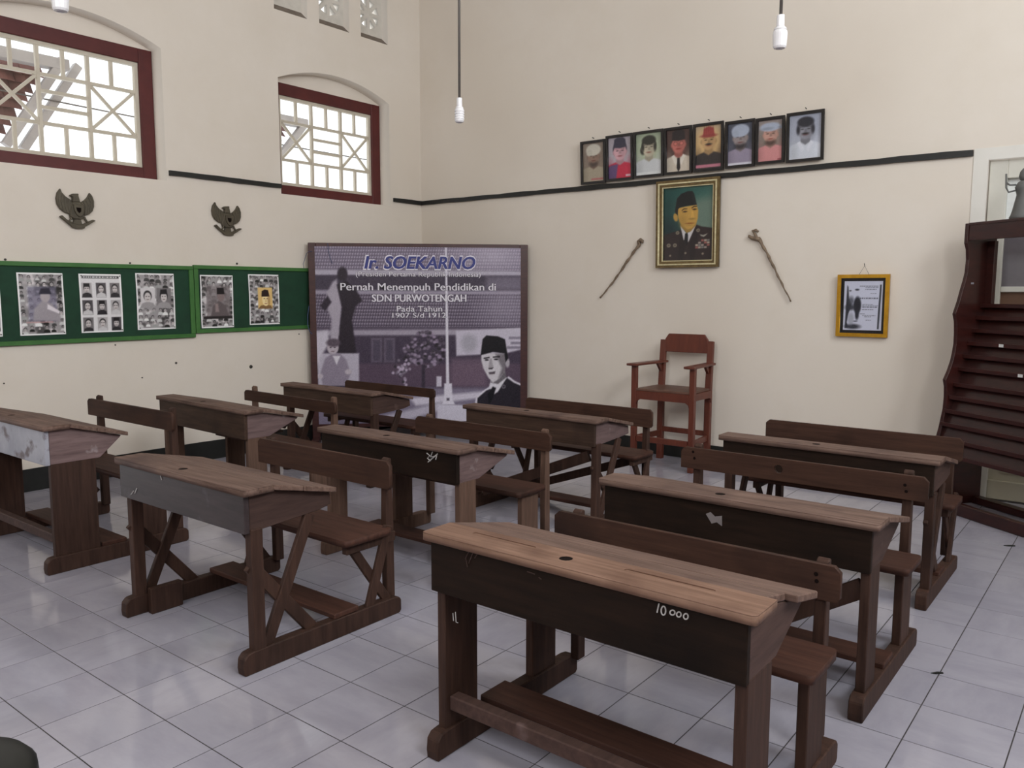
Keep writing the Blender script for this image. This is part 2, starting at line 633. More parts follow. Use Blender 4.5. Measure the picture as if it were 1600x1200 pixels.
# ---- floor: grout bed and ceramic tiles
floor = struct(MB().box(-.3, ROOM_X + .3, ROOM_Y - .3, .3, -.16, -.0012).build('floor', 'grout'))
TS, JG = .30, .0042
TOX, TOY = 3.39344 - .30 * 12, -5.40099 - .30 * 14
tb = MB()
hw = TS / 2 - JG / 2
lo = [tb.bm.verts.new((sx * hw, sy * hw, -.012)) for sx, sy in ((-1, -1), (1, -1), (1, 1), (-1, 1))]
md = [tb.bm.verts.new((sx * hw, sy * hw, -.0005)) for sx, sy in ((-1, -1), (1, -1), (1, 1), (-1, 1))]
hi = [tb.bm.verts.new((sx * (hw - .0005), sy * (hw - .0005), 0)) for sx, sy in ((-1, -1), (1, -1), (1, 1), (-1, 1))]
for k in range(4):
    tb.bm.faces.new((lo[k], lo[(k + 1) % 4], md[(k + 1) % 4], md[k]))
    tb.bm.faces.new((md[k], md[(k + 1) % 4], hi[(k + 1) % 4], hi[k]))
tb.bm.faces.new(hi)
tile_me = tb.mesh('tile', 'tile_glaze')
cells = []
for i in range(0, 34):
    for j in range(0, 36):
        cx, cy = TOX + (i + .5) * TS, TOY + (j + .5) * TS
        if cx - hw > ROOM_X or cy - hw > 0 or cx + hw < 0 or cy + hw < ROOM_Y:
            continue
        d = np.array([cx, cy, 0]) - CAM
        dep = d @ _F
        u, v = px_of([[cx, cy, 0]])
        vis = dep > .5 and -60 < u[0] < 1660 and 500 < v[0] < 1260
        cells.append((-(1.0 / dep ** 2) if vis else 1.0, cx, cy))
cells.sort()
rest = MB()
for k, (s, cx, cy) in enumerate(cells):
    if k < 300:
        o = link('tile', tile_me, floor)
        o.location = (cx, cy, 0)
        o.rotation_euler = (0, 0, random.choice((0, 1, 2, 3)) * R(90))
    else:
        x0, x1, y0, y1 = max(cx - hw, -.25), min(cx + hw, ROOM_X + .2), max(cy - hw, ROOM_Y - .2), min(cy + hw, .2)
        rest.box(x0, x1, y0, y1, -.012, 0)
ro = rest.build('tile_field', 'tile_glaze', floor)
ro['kind'] = 'stuff'

# ---- black picture rails and skirting bands
RZ0, RZ1 = 2.503, 2.545


def wobbly_strip(x0, x1, z0, z1, y0, y1, n, amp=.003):
    top = [(x0 + (x1 - x0) * k / n, z1 + random.uniform(-amp, amp)) for k in range(n + 1)]
    bot = [(x0 + (x1 - x0) * k / n, z0 + random.uniform(-amp, amp)) for k in range(n + 1)]
    m = MB()
    for k in range(n):
        m.poly_prism([bot[k], bot[k + 1], top[k + 1], top[k]], 'y', y0, y1)
    bmesh.ops.remove_doubles(m.bm, verts=m.bm.verts, dist=1e-6)
    inner = [f for f in m.bm.faces if all(len(e.link_faces) > 2 for e in f.edges)]
    return m


t1 = struct(wobbly_strip(.02, 5.56, RZ0, RZ1, -.024, 0, 34).build('trim_1', 'black_paint'))
t2 = struct(wobbly_strip(-3.045, -1.915, RZ0, RZ1, -.024, 0, 10).build('trim_2', 'black_paint'))
t2.rotation_euler = (0, 0, R(90))
t3 = struct(wobbly_strip(-.44, -.0, RZ0, RZ1, -.024, 0, 5).build('trim_3', 'black_paint'))
t3.rotation_euler = (0, 0, R(90))
struct(wobbly_strip(.02, 5.56, 0, .145, -.012, 0, 24, .004).build('baseboard_back', 'black_paint'))
b2 = struct(wobbly_strip(-5.72, -.012, 0, .172, -.012, 0, 26, .004).build('baseboard_left', 'black_paint'))
b2.rotation_euler = (0, 0, R(90))

# ---- whitewashed door surround and door
struct(plate([(5.565, 0), (DX0, 0), (DX0, DZ), (DX1, DZ), (DX1, 0), (7.1, 0), (7.1, 2.55), (5.565, 2.55)], [], -.006, 0).build('trim_4', 'plaster_white'))
door = struct(bpy.data.objects.new('door_1', None))
COL.objects.link(door)
door.location = (DX0, .03, 0)
DW = DX1 - DX0
MB().box(.006, .12, 0, .08, 0, DZ - .006).build('door_frame', 'door_paint', door, .004)
MB().box(DW - .12, DW - .006, 0, .08, 0, DZ - .006).build('door_frame', 'door_paint', door, .004)
MB().box(.12, DW - .12, 0, .08, DZ - .135, DZ - .006).build('door_frame', 'door_paint', door, .004)
MB().box(.12, DW - .12, .02, .07, 1.94, 2.02).build('transom_rail', 'door_paint', door, .004)
MB().box(.12, DW - .12, .02, .07, 1.525, 1.565).build('glazing_rail', 'door_paint', door, .004)
MB().box(.12, DW - .12, .02, .07, .96, 1.06).build('lock_rail', 'door_beige', door, .004)
MB().box(.12, DW - .12, .02, .07, 0.0, .14).build('bottom_rail', 'door_beige', door, .004)
MB().box(.12, DW - .12, .045, .06, 2.02, DZ - .135).build('skylit_transom', 'paper', door)  # white panel colours the transom glass as if lit by the sky
MB().box(.12, DW - .12, .045, .06, 1.565, 1.94).build('glass_pane', 'pane_backing', door)
MB().box(.12, DW - .12, .045, .06, 1.06, 1.525).build('curtain_panel', 'curtain_brown', door)
MB().box(.12, DW - .12, .045, .06, .14, .96).build('lower_panel', 'door_beige', door)
pn = plate([(.2, .2), (DW - .2, .2), (DW - .2, .9), (.2, .9)], [[(.23, .23), (DW - .23, .23), (DW - .23, .87), (.23, .87)]], .035, .045)
pn.build('panel_moulding', 'door_beige', door)
MB().box(0, DW, .085, .26, 0, DZ).build('backing', 'door_beige', door)

# ---- lattice windows in the left wall
FW = .118          # red frame member


def seg_bar(p, q, w, t, yc):
    return MB().beam((p[0], yc, p[1]), (q[0], yc, q[1]), w, t, side=(0, 1, 0))


def make_window(name, y0, y1):
    root = bpy.data.objects.new(name, None)
    COL.objects.link(root)
    struct(root)
    root.location = (-.15, y0, 2.455)
    root.rotation_euler = (0, 0, R(90))
    W, H = y1 - y0, 1.085
    g = .002
    MB().box(g, FW, 0, .09, g, H).build('frame_stile', 'window_red', root, .004)
    MB().box(W - FW, W - g, 0, .09, g, H).build('frame_stile', 'window_red', root, .004)
    MB().box(FW, W - FW, 0, .09, g, FW * .92).build('frame_rail', 'window_red', root, .004)
    MB().box(FW, W - FW, 0, .09, H - FW, H).build('frame_rail', 'window_red', root, .004)
    ix0, ix1, iz0, iz1 = FW, W - FW, FW * .92, H - FW
    b = .03
    # cream inner border
    for (p, q) in (((ix0, iz0), (ix1, iz0)), ((ix0, iz1), (ix1, iz1)), ((ix0, iz0), (ix0, iz1)), ((ix1, iz0), (ix1, iz1))):
        mx, mz = (1, 0) if p[1] == q[1] else (0, 1)
        off = b / 2
        dx = off if p[0] == ix0 and q[0] == ix0 else (-off if p[0] == ix1 and q[0] == ix1 else 0)
        dz = off if p[1] == iz0 and q[1] == iz0 else (-off if p[1] == iz1 and q[1] == iz1 else 0)
        seg_bar((p[0] + dx, p[1] + dz), (q[0] + dx, q[1] + dz), b, .04 if mx else .036, .04).build('muntin', 'muntin_cream', root)
    jx0, jx1, jz0, jz1 = ix0 + b, ix1 - b, iz0 + b, iz1 - b
    JW, JH = jx1 - jx0, jz1 - jz0
    za, zb = jz0 + JH * .275, jz0 + JH * .735
    c1, c2 = jx0 + JW / 3, jx0 + JW * 2 / 3
    m = .025
    for z in (za, zb):
        seg_bar((jx0, z), (jx1, z), m, .03, .04).build('muntin', 'muntin_cream', root)
    for x in (c1, c2):
        seg_bar((x, jz0), (x, jz1), m, .033, .04).build('muntin', 'muntin_cream', root)
    for k in range(3):
        xm = jx0 + JW * (2 * k + 1) / 6
        seg_bar((xm, jz0), (xm, za), m, .027, .04).build('muntin', 'muntin_cream', root)
        seg_bar((xm, zb), (xm, jz1), m, .027, .04).build('muntin', 'muntin_cream', root)
    for k in (1, 2):
        z = za + (zb - za) * k / 3
        seg_bar((c1, z), (c2, z), m, .028, .04).build('muntin', 'muntin_cream', root)
    for (xa, xb) in ((jx0, c1), (c2, jx1)):
        seg_bar((xa, za), (xb, zb), m * .9, .024, .04).build('muntin', 'muntin_cream', root)
        seg_bar((xa, zb), (xb, za), m * .9, .021, .04).build('muntin', 'muntin_cream', root)
    # panes
    ft, fb = .038, .042

    def pane(pts):
        MB().poly_prism([(x, z) for x, z in pts], 'y', ft, fb).build('pane', 'window_glass', root)
    for k in range(6):
        xa, xb = jx0 + JW * k / 6, jx0 + JW * (k + 1) / 6
        pane([(xa, jz0), (xb, jz0), (xb, za), (xa, za)])
        pane([(xa, zb), (xb, zb), (xb, jz1), (xa, jz1)])
    for k in range(3):
        z1, z2 = za + (zb - za) * k / 3, za + (zb - za) * (k + 1) / 3
        pane([(c1, z1), (c2, z1), (c2, z2), (c1, z2)])
    for (xa, xb) in ((jx0, c1), (c2, jx1)):
        q = [(xa, za), (xb, za), (xb, zb), (xa, zb)]
        c = ((xa + xb) / 2, (za + zb) / 2)
        for k in range(4):
            pane([q[k], q[(k + 1) % 4], c])
    # arched plaster lunette above the frame
    ar = arch_hole(0, W, H - .003, 1.08, .15)
    ar = [(x, z) for x, z in ar]
    MB().poly_prism(ar[2:-1] + [ar[-1]], 'y', .0, .09).build('lunette', 'plaster', root)
    return root


make_window('window_1', *WIN[0])
make_window('window_2', *WIN[1])

# ---- ventilation blocks high on the left wall
for k, (a, b) in enumerate(VENTS):
    w = b - a
    root = thing('ventilation_block', ['leftmost pale concrete air vent block in its recess high above the far lattice window',
                                       'middle pale concrete air vent block with petal cut-outs high on the left wall',
                                       'rightmost pale concrete air vent block with petal cut-outs nearest the room corner'][k],
                 'air vent', (-.09, a, VZ0), R(90), 'air vents high on the left wall')
    hs = []
    for (cx, cz) in ((w * .5, .29 + (.03 if k == 0 else 0)),):
        for i in range(8):
            t = R(22.5 + 45 * i)
            r0, r1 = .05, .145
            wv = .042
            p = [(cx + r0 * math.cos(t), cz + r0 * math.sin(t)),
                 (cx + r1 * math.cos(t) - wv * math.sin(t), cz + r1 * math.sin(t) + wv * math.cos(t)),
                 (cx + r1 * math.cos(t) + wv * math.sin(t), cz + r1 * math.sin(t) - wv * math.cos(t))]
            hs.append(p[::-1])
    plate([(.001, .001), (w - .001, .001), (w - .001, VZ1 - VZ0 - .001), (.001, VZ1 - VZ0 - .001)], hs, 0, .05).build('pierced_slab', 'concrete_block', root)
    MB().poly_prism([(-.0895, .0005), (0, .0005), (0, .076)], 'x', .0015, w - .0015).build('sloping_sill', 'dusty_sill', root)

# ---- what shows outside the lattice windows: a tiled lean-to roof on white rafters, and a cable
def outside_roof(name, label, ya, za, yb, zb, ztop, yleft, offs):
    """clay roof underside whose sloping white edge climbs from (ya,za) to (yb,zb) in the plane x=-1.6"""
    root = thing(name, label, 'roof', (-1.6, ya, za))
    dy, dz = yb - ya, zb - za
    # sloping rafters along the edge
    for k, off in enumerate(offs):
        MB().beam((-.02 - .12 * k, off - .18 * dy, -.18 * dz), (-.02 - .12 * k, dy * 1.06 + off, dz * 1.06), .075, .07, side=(1, 0, 0)).build('rafter', 'rafter_white', root, .004)
    n = 9
    sl = dz / dy
    for k in range(n):
        z = -.12 + (ztop - za + .1) * (k + .5) / n
        yr = z / sl + .03
        yl = yleft - ya
        if yr - yl < .1:
            continue
        step = .2
        m = int((yr - yl) / step) + 1
        for i in range(m):
            y1 = yr - i * step
            y0 = max(y1 - step + .006, yl)
            if y1 - y0 < .03:
                continue
            g = MB()
            pts = []
            nn = 5
            arc = [(y0 + (y1 - y0) * t / nn, .022 * math.sin(math.pi * t / nn)) for t in range(nn + 1)]
            x0, x1 = -.2, -.27
            h = (ztop - za) / n
            lo_ = [g.bm.verts.new((x0 + a_ * 1.6, y, z)) for y, a_ in arc]
            hi_ = [g.bm.verts.new((x1 + a_ * 1.6, y, z + h * 1.7)) for y, a_ in arc]
            lo2 = [g.bm.verts.new((x0 + a_ * 1.6 - .016, y, z)) for y, a_ in arc]
            hi2 = [g.bm.verts.new((x1 + a_ * 1.6 - .016, y, z + h * 1.7)) for y, a_ in arc]
            for t in range(nn):
                g.bm.faces.new((lo_[t], lo_[t + 1], hi_[t + 1], hi_[t]))
                g.bm.faces.new((lo2[t], hi2[t], hi2[t + 1], lo2[t + 1]))
                g.bm.faces.new((lo_[t], lo2[t], lo2[t + 1], lo_[t + 1]))
            g.build('roof_tile', 'roof_clay', root)
    # horizontal white plate under the ridge
    MB().box(-.1, 0.02, yleft - ya, dy + .1, ztop - za, ztop - za + .1).build('wall_plate', 'rafter_white', root, .004)
    return root


outside_roof('lean_to_roof', 'clay tiled lean-to roof with white rafters outside the near lattice window', -3.64, 2.96, -3.2, 3.66, 3.60, -4.9, (.03, .22))
outside_roof('lean_to_roof', 'small clay tiled roof with a white rafter outside the far lattice window', -.80, 3.08, -.42, 3.52, 3.50, -1.35, (.05,))
cb = MB()
cb.tube([(-1.7, -6 + .5 * k, 3.42 - .05 * math.sin(math.pi * k / 16) - .01 * k) for k in range(17)], .008, 6)
tag(cb.build('overhead_cable', 'cord_grey', smooth=True), 'thin grey cable crossing the sky outside the lattice windows', 'cable')

# ================================================================== SCHOOL DESKS
def rounded_plank(x0, x1, y0, y1, r=.02):
    """outline of a plank (x,y) with rounded corners"""
    pts = []
    for cx, cy, a0 in ((x1 - r, y1 - r, 0), (x0 + r, y1 - r, 90), (x0 + r, y0 + r, 180), (x1 - r, y0 + r, 270)):
        for k in range(4):
            a = R(a0 + 30 * k)
            pts.append((cx + r * math.cos(a), cy + r * math.sin(a)))
    return pts


def flat_plank(outline, holes, z0, z1):
    """horizontal plank with holes: plate built in X-Z and laid down"""
    mb = plate(outline, holes, -z1, -z0)
    for v in mb.bm.verts:
        v.co = Vector((v.co.x, v.co.z, -v.co.y))
    return mb


def slot(cx, cy, L, w):
    pts = []
    for s, c in ((1, cx + L / 2), (-1, cx - L / 2)):
        for k in range(5):
            a = R(-90 + 45 * k) if s > 0 else R(90 + 45 * k)
            pts.append((c + w / 2 * math.cos(a), cy + w / 2 * math.sin(a)))
    return pts


def make_desk(label, x0, x1, y0, h, style, back, D=.79, rot=0.0, panel='wood_dark', seat_z=.432, seat=(.43, .68),
              legw=.17, hole_back=None, front_diag=None, rear_diag=None, low_bar=None, box_z=.567, knob=.012,
              foot0=-.035, backw=(-.03, .01), split=None, lid_end=.425, lid_drop=.07, footrest=(.26, .40),
              side_mat='wood_side', leg_mat='wood_dark_upright', top_mat='wood_top', diag_left=False, grooves=False, strip_mat=None):
    W = x1 - x0
    root = thing('school_desk', label, 'school desk', (x0, y0, 0), rot, 'old school desks with attached benches')
    e = .034
    by, bz0, bz1 = back
    board = style == 'board'
    ends = (0.0, W - e)
    ZT = h - .024                       # underside of top
    zl = h - lid_drop                   # rear edge of the sloping lid
    for k, xa in enumerate(ends):
        xb = xa + e
        # sled foot
        fo = [(foot0, 0), (foot0 - .004, .03), (foot0, .07), (foot0 + .018, .088), (foot0 + .05, .092), (D - .05, .085), (D - .012, .078), (D, .062), (D, .012), (D - .012, 0)]
        MB().poly_prism(fo, 'x', xa - .008, xb + .01).build('foot_rail', 'wood_dark_upright' if not board else leg_mat, root, .004)
        inx = (xb - .002, xb + .024) if k == 0 else (xa - .024, xa + .002)
        if board:
            MB().box(xa, xb, .0125, legw, .06, box_z).build('front_leg', leg_mat, root, .003)
            sp = [(.0125, box_z - .002), (.0125, ZT), (.108, ZT), (lid_end - .025, zl - .0185), (lid_end - .035, zl - .03), (legw + .025, box_z - .002)]
            MB().box(xa, xb, seat[0] + .07, seat[0] + .07 + .15, .06, seat_z - .03).build('seat_leg', leg_mat, root, .003)
        else:
            MB().box(xa, xb + .008, .0125, .068, .06, box_z + .01).build('front_leg', leg_mat, root, .003)
            sp = [(.0125, box_z), (.0125, ZT), (.10, ZT), (lid_end - .012, zl - .022), (lid_end - .005, zl - .075), (lid_end - .075, box_z + .018), (.05, box_z)]
            # crossed braces under the box and under the seat
            xo = xb + .004 if k else xa - .004
            MB().beam((xb - .012, .31, box_z + .01), (xb - .012, .075, .075), .052, .022).build('brace', leg_mat, root, .003)
            MB().beam((xa + .01, .02, .44), (xa + .01, .36, .03), .055, .022).build('brace', leg_mat, root, .003)
            MB().beam((xa + .008, seat[0] + .06, seat_z - .03), (xa + .008, by - .02, .06), .045, .02).build('brace', leg_mat, root, .003)
            MB().beam((xb - .008, by - .03, seat_z + .005), (xb - .008, seat[0] + .14, .02), .05, .02).build('brace', leg_mat, root, .003)
            MB().box(xa, xb, seat[0] + .03, by + .01, seat_z - .075, seat_z - .028).build('seat_bearer', leg_mat, root, .003)
        MB().poly_prism(sp, 'x', xa, xb).build('side_panel', side_mat, root, .003)
        # back post with a small rounded head
        px = xb + .008 if k == 0 else xa - .04
        po = [(by - .012, .07), (by + .038, .07), (by + .034, seat_z), (by + .026, bz1 + knob), (by + .008, bz1 + knob + .006), (by - .006, bz1 + knob - .004), (by - .014, seat_z)]
        MB().poly_prism(po, 'x', px - .006 if k == 0 else px, px + .032 if k == 0 else px + .038).build('back_post', leg_mat, root, .003)
    # box
    MB().box(-.004, W + .004, -.012, .012, box_z - .004, ZT).build('front_panel', panel, root, .003)
    MB().box(e, W - e, .0125, .30, box_z + .006, box_z + .022).build('box_floor', 'wood_dark', root)
    MB().beam((W / 2, lid_end - .11, zl - .09), (W / 2, lid_end - .055, zl - .03), .012, W - 2 * e - .002).build('box_back', 'wood_dark', root)
    # fixed top strip with ink well and pencil grooves
    tp = [(-.03, .1105), (-.03, -.016), (-.026, -.023), (-.018, -.027), (W + .018, -.027), (W + .026, -.023), (W + .03, -.016), (W + .03, .1105)][::-1]
    ink = circle(W * .46, .045, .021, 12)
    gv = [slot(W * .22, .07, W * .22, .018), slot(W * .76, .07, W * .24, .018)] if grooves else []
    ts = flat_plank(tp, [ink[::-1]] + [g[::-1] for g in gv], h - .003, h)
    lo_ = flat_plank(tp, [ink[::-1]], h - .026, h - .003)
    me_t = bpy.data.meshes.new('t'); lo_.bm.to_mesh(me_t); lo_.bm.free(); ts.bm.from_mesh(me_t); bpy.data.meshes.remove(me_t)
    top = ts.build('top_strip', strip_mat or top_mat, root)
    flat_plank(circle(W * .46, .045, .0205, 12), [], h - .0032, h - .0012).build('ink_hole_shade', 'hole_dark', top)  # near-black disc paints the shade inside the ink hole
    # sloping lid of two boards
    sl = (zl - h) / (lid_end - .11)
    mid = .255
    for (ya, yb, xe0, xe1) in ((.112, mid - .0015, -.03, W + .03 + (split or 0)), (mid + .0015, lid_end, -.03, W + .032)):
        za, zb = h + sl * (ya - .11), h + sl * (yb - .11)
        o = [(ya, za - .022), (ya, za), (yb, zb), (yb, zb - .022)]
        MB().poly_prism(o, 'x', xe0, xe1).build('lid_board', top_mat, root, .003)
    # bench
    flat_plank(rounded_plank(-.03, W + .03, seat[0], seat[1], .02), [], seat_z - .028, seat_z).build('seat', 'wood_bench', root)
    # backrest, leaning against the posts
    bx0, bx1 = backw[0], W + backw[1]
    ol = [(bx0, bz0), (bx1 - .01, bz0), (bx1, bz0 + .012), (bx1, bz1 - .02), (bx1 - .02, bz1), (bx0 + .02, bz1), (bx0, bz1 - .018)]
    hb = [circle(*hole_back, 14)[::-1]] if hole_back else []
    bb = plate(ol, hb, by - .034, by - .012)
    bb.build('backrest', 'wood_back', root)
    # foot board and stretchers
    MB().box(-.004, W + .004, footrest[0], footrest[1], .088, .112).build('foot_board', 'wood_bench', root, .004)
    if low_bar:
        MB().box(e, W - e, low_bar[0], low_bar[0] + .045, low_bar[1] - .05, low_bar[1]).build('stretcher', 'wood_side', root, .004)
    if front_diag:
        (xa, za), (xb, zb) = front_diag
        MB().beam((xa, .05, za), (xb, .05, zb), .07, .024, side=(0, 1, 0)).build('diagonal_brace', leg_mat, root, .003)
    if rear_diag:
        (xa, za), (xb, zb) = rear_diag
        MB().beam((xa, by - .06, za), (xb, by - .06, zb), .06, .024, side=(0, 1, 0)).build('diagonal_brace', leg_mat, root, .003)
    if diag_left:
        MB().beam((e / 2, .30, h - .16), (e / 2, by - .02, .16), .035, .022).build('diagonal_brace', leg_mat, root, .003)
    return root


D1 = make_desk('nearest dark wooden school desk with the chalk figures 10.000 on its front', 4.90, 5.95, -4.955, .757, 'board',
               (.75, .553, .668), D=.78, low_bar=(.03, .2), split=-.03, seat=(.42, .66), footrest=(.23, .37), legw=.175, box_z=.568, grooves=True, knob=.006, strip_mat='wood_strip')
D2 = make_desk('wooden school desk with crossed side braces and a plain grey-brown front at lower left', 2.95, 3.93, -5.0, .757, 'brace',
               (.785, .608, .738), D=.82, knob=.004, panel='sheen_grey_wood', seat=(.47, .75), footrest=(.42, .56), box_z=.578, top_mat='wood_top')
D3 = make_desk('wooden school desk cut by the left picture edge, with its front board coloured pale for reflected daylight', 1.05, 2.09, -4.98, .812, 'board',
               (.735, .69, .80), D=.78, panel='pale_sheen_and_chip', seat_z=.46, legw=.25, low_bar=(.03, .2), lid_drop=.085, diag_left=True,
               knob=.02, box_z=.60, side_mat='wood_side_pale')
D4 = make_desk('wooden school desk with a pale scuff on its front and a hole through its backrest', 4.87, 5.95, -3.85, .727, 'board',
               (.775, .648, .752), D=.80, legw=.14, front_diag=((1.05, .47), (.45, .10)), hole_back=(.475, .704, .021), box_z=.545,
               seat=(.46, .70), backw=(-.02, .03))
D5 = make_desk('wooden school desk farthest right at the back, bench beside the red-brown rack', 4.85, 5.90, -2.58, .737, 'brace',
               (.72, .61, .737), D=.74, seat=(.40, .66), box_z=.56, knob=-.02)
D6 = make_desk('wooden school desk in the middle of the room with a chalk scribble on its front', 2.95, 3.99, -3.83, .745, 'board',
               (.81, .61, .715), D=.84, legw=.14, seat=(.46, .72), footrest=(.28, .42), side_mat='wood_side_pale', leg_mat='wood_leg_pale')
D7 = make_desk('wooden school desk with crossed braces standing before the armchair and banner', 2.94, 3.99, -2.56, .737, 'brace',
               (.745, .59, .715), D=.78, front_diag=((.98, .49), (.1, .13)), rear_diag=((.95, .36), (.1, .06)), seat=(.46, .72), knob=-.02, panel='wood_mid', side_mat='wood_side_pale')
D8 = make_desk('brown wooden school desk in the left column behind the pale-fronted desk', .95, 2.09, -3.72, .757, 'board',
               (.735, .652, .735), D=.78, rot=R(-2.5), knob=.03, legw=.15, panel='wood_mid', side_mat='wood_side_pale', leg_mat='wood_leg_pale')
D9 = make_desk('farthest wooden school desk at the left, directly in front of the banner', .87, 1.96, -2.57, .745, 'brace',
               (.72, .635, .71), D=.76, seat=(.42, .68), knob=-.02, panel='wood_mid')

MB().box(.055, .09, .06, .22, .0, .125).build('foot_block', 'wood_dark_upright', D2, .004)

# ---- chalk and scratches
def chalk_text(parent, body, u0, v0, u1, v1, yplane, thick=.0):
    a = at(u0, v1, 'y', yplane)
    b = at(u1, v0, 'y', yplane)
    loc = parent.location
    me = text_mesh(body, a[0] - loc.x, b[0] - loc.x, a[2], b[2], yplane - loc.y - .0012, 'chalk', offset=thick)
    return link('chalk_mark', me, parent)


def chalk_lines(parent, lines, yplane, r=.0022, mat='chalk'):
    m = MB()
    loc = parent.location
    for ln in lines:
        pts = []
        for u, v in ln:
            p = at(u, v, 'y', yplane)
            pts.append((p[0] - loc.x, yplane - loc.y - .001, p[2]))
        m.tube(pts, r, 5)
    o = m.build('chalk_mark', mat, parent)
    return o


fy = -4.955 - .0128


def ring_px(cx, cy, rx, ry, n=11):
    return [(cx + rx * math.cos(2 * math.pi * k / n), cy + ry * math.sin(2 * math.pi * k / n)) for k in range(n + 1)]


chalk_lines(D1, [[(1027, 957), (1030, 943)], ring_px(1037, 954, 3.6, 7), ring_px(1051, 957, 4, 3.8), ring_px(1061, 960, 3.6, 4), ring_px(1072, 963, 3.6, 4.5)], fy, .002)
chalk_lines(D1, [[(708, 958), (709, 970)], [(712, 956), (713, 972), (716, 973)]], -4.944, .0014)
chalk_lines(D1, [[(733, 862), (728, 872), (731, 886)], [(740, 862), (733, 880)], [(746, 866), (742, 872)], [(824, 893), (836, 897)], [(842, 902), (846, 905)]], fy, .0016, 'wood_side')
chalk_lines(D6, [[(667, 708), (672, 712), (668, 716), (673, 720)], [(676, 706), (673, 714), (679, 713)], [(679, 714), (683, 711), (681, 718)], [(669, 722), (676, 716), (684, 709)]], -3.83 - .0128, .003)
m4 = MB()
pp = [at(u, v, 'y', -3.85 - .0128) for u, v in [(1103, 803), (1110, 800), (1117, 807), (1128, 806), (1128, 822), (1120, 816), (1112, 818)]]
m4.poly_prism([(p[0] - D4.location.x, p[2]) for p in pp], 'y', -.0136, -.0115)
m4.build('scuff', 'pale_scuff', D4)
chalk_lines(D2, [[(250, 739), (253, 750)], [(205, 773), (209, 767)], [(211, 771), (214, 763)]], -5.0 - .0128, .0022)
# knots in the near desk's backrest corner (bolt heads)
for (dsk, pts, yp) in ((D1, [(1275, 897), (1276, 908)], -4.955 + .75 - .0345), (D4, [(1414, 758), (1416, 768), (1083, 706), (1085, 716)], -3.85 + .775 - .0345)):
    for u, v in pts:
        p = at(u, v, 'y', yp)
        bo = MB()
        bo.poly_prism(circle(p[0] - dsk.location.x, p[2], .007, 8), 'y', yp - dsk.location.y - .001, yp - dsk.location.y + .004)
        bo.build('bolt', 'hole_dark', dsk)

# ================================================================== ARMCHAIR AGAINST THE BACK WALL
ch = thing('armchair', 'tall reddish-brown wooden armchair with a high seat against the back wall', 'armchair', (3.10, -.57, 0))
CWf, CWr = .575, .0
# local: front legs at y=0.. ; rear legs at y=.42
fl, fr, rl, rr = .0, .545, .045, .505
for x in (fl, fr):
    MB().box(x + (.008 if x == fr else 0), x + (.055 if x == fr else .047), 0, .046, 0, .885).build('leg', 'chair_wood', ch, .004)
for x in (rl, rr):
    po = [(.40, 0), (.45, 0), (.45, .68), (.472, 1.09), (.44, 1.095), (.405, .68)]
    MB().poly_prism(po, 'x', x, x + .055).build('leg', 'chair_wood', ch, .004)
MB().poly_prism([(.03, .006), (.57, .006), (.552, .43), (.048, .43)], 'z', .664, .684).build('seat', 'chair_seat_wood', ch, .004)
ap = plate([(.047, .664), (.047, .545), (.056, .575), (.082, .592), (.518, .592), (.544, .575), (.553, .545), (.553, .664)], [], .006, .032)
ap.build('apron', 'chair_wood', ch)
for x in (.01, .55):
    MB().poly_prism([(.05, .665), (.05, .56), (.06, .59), (.085, .605), (.365, .605), (.39, .59), (.40, .56), (.40, .665)], 'x', x, x + .025).build('apron', 'chair_wood', ch)
MB().box(rl + .055, rr, .41, .435, .60, .665).build('apron', 'chair_wood', ch)
# back board with notched shoulders
bk = plate([(rl + .05, .985), (rr + .005, .985), (rr + .005, 1.10), (rr - .008, 1.12), (rr - .03, 1.15), (rl + .085, 1.15), (rl + .063, 1.12), (rl + .05, 1.10)], [], .436, .458)
bk.build('back_board', 'chair_wood', ch, .003)
# arms with small brackets
for s, x in ((-1, fl + .0275), (1, fr + .0275)):
    xr = (rl if s < 0 else rr) + .0275
    arm = [(x - .05, -.05), (x - .02, -.06), (x + .02, -.06), (x + .05, -.05), (xr + .045, .47), (xr - .045, .47)]
    MB().poly_prism(arm, 'z', .885, .905).build('arm', 'chair_wood', ch, .004)
    MB().poly_prism([(.40, .884), (.33, .884), (.40, .81)], 'x', xr - .012, xr + .012).build('arm_bracket', 'chair_wood', ch)
# low stretchers
MB().box(fl + .05, fr, .012, .04, .215, .265).build('stretcher', 'chair_wood', ch, .003)
MB().box(rl + .05, rr, .41, .436, .255, .30).build('stretcher', 'chair_wood', ch, .003)
for xa, xb in ((fl + .027, rl + .027), (fr + .027, rr + .027)):
    MB().beam((xa, .045, .24), (xb, .41, .24), .05, .024).build('stretcher', 'chair_wood', ch, .003)

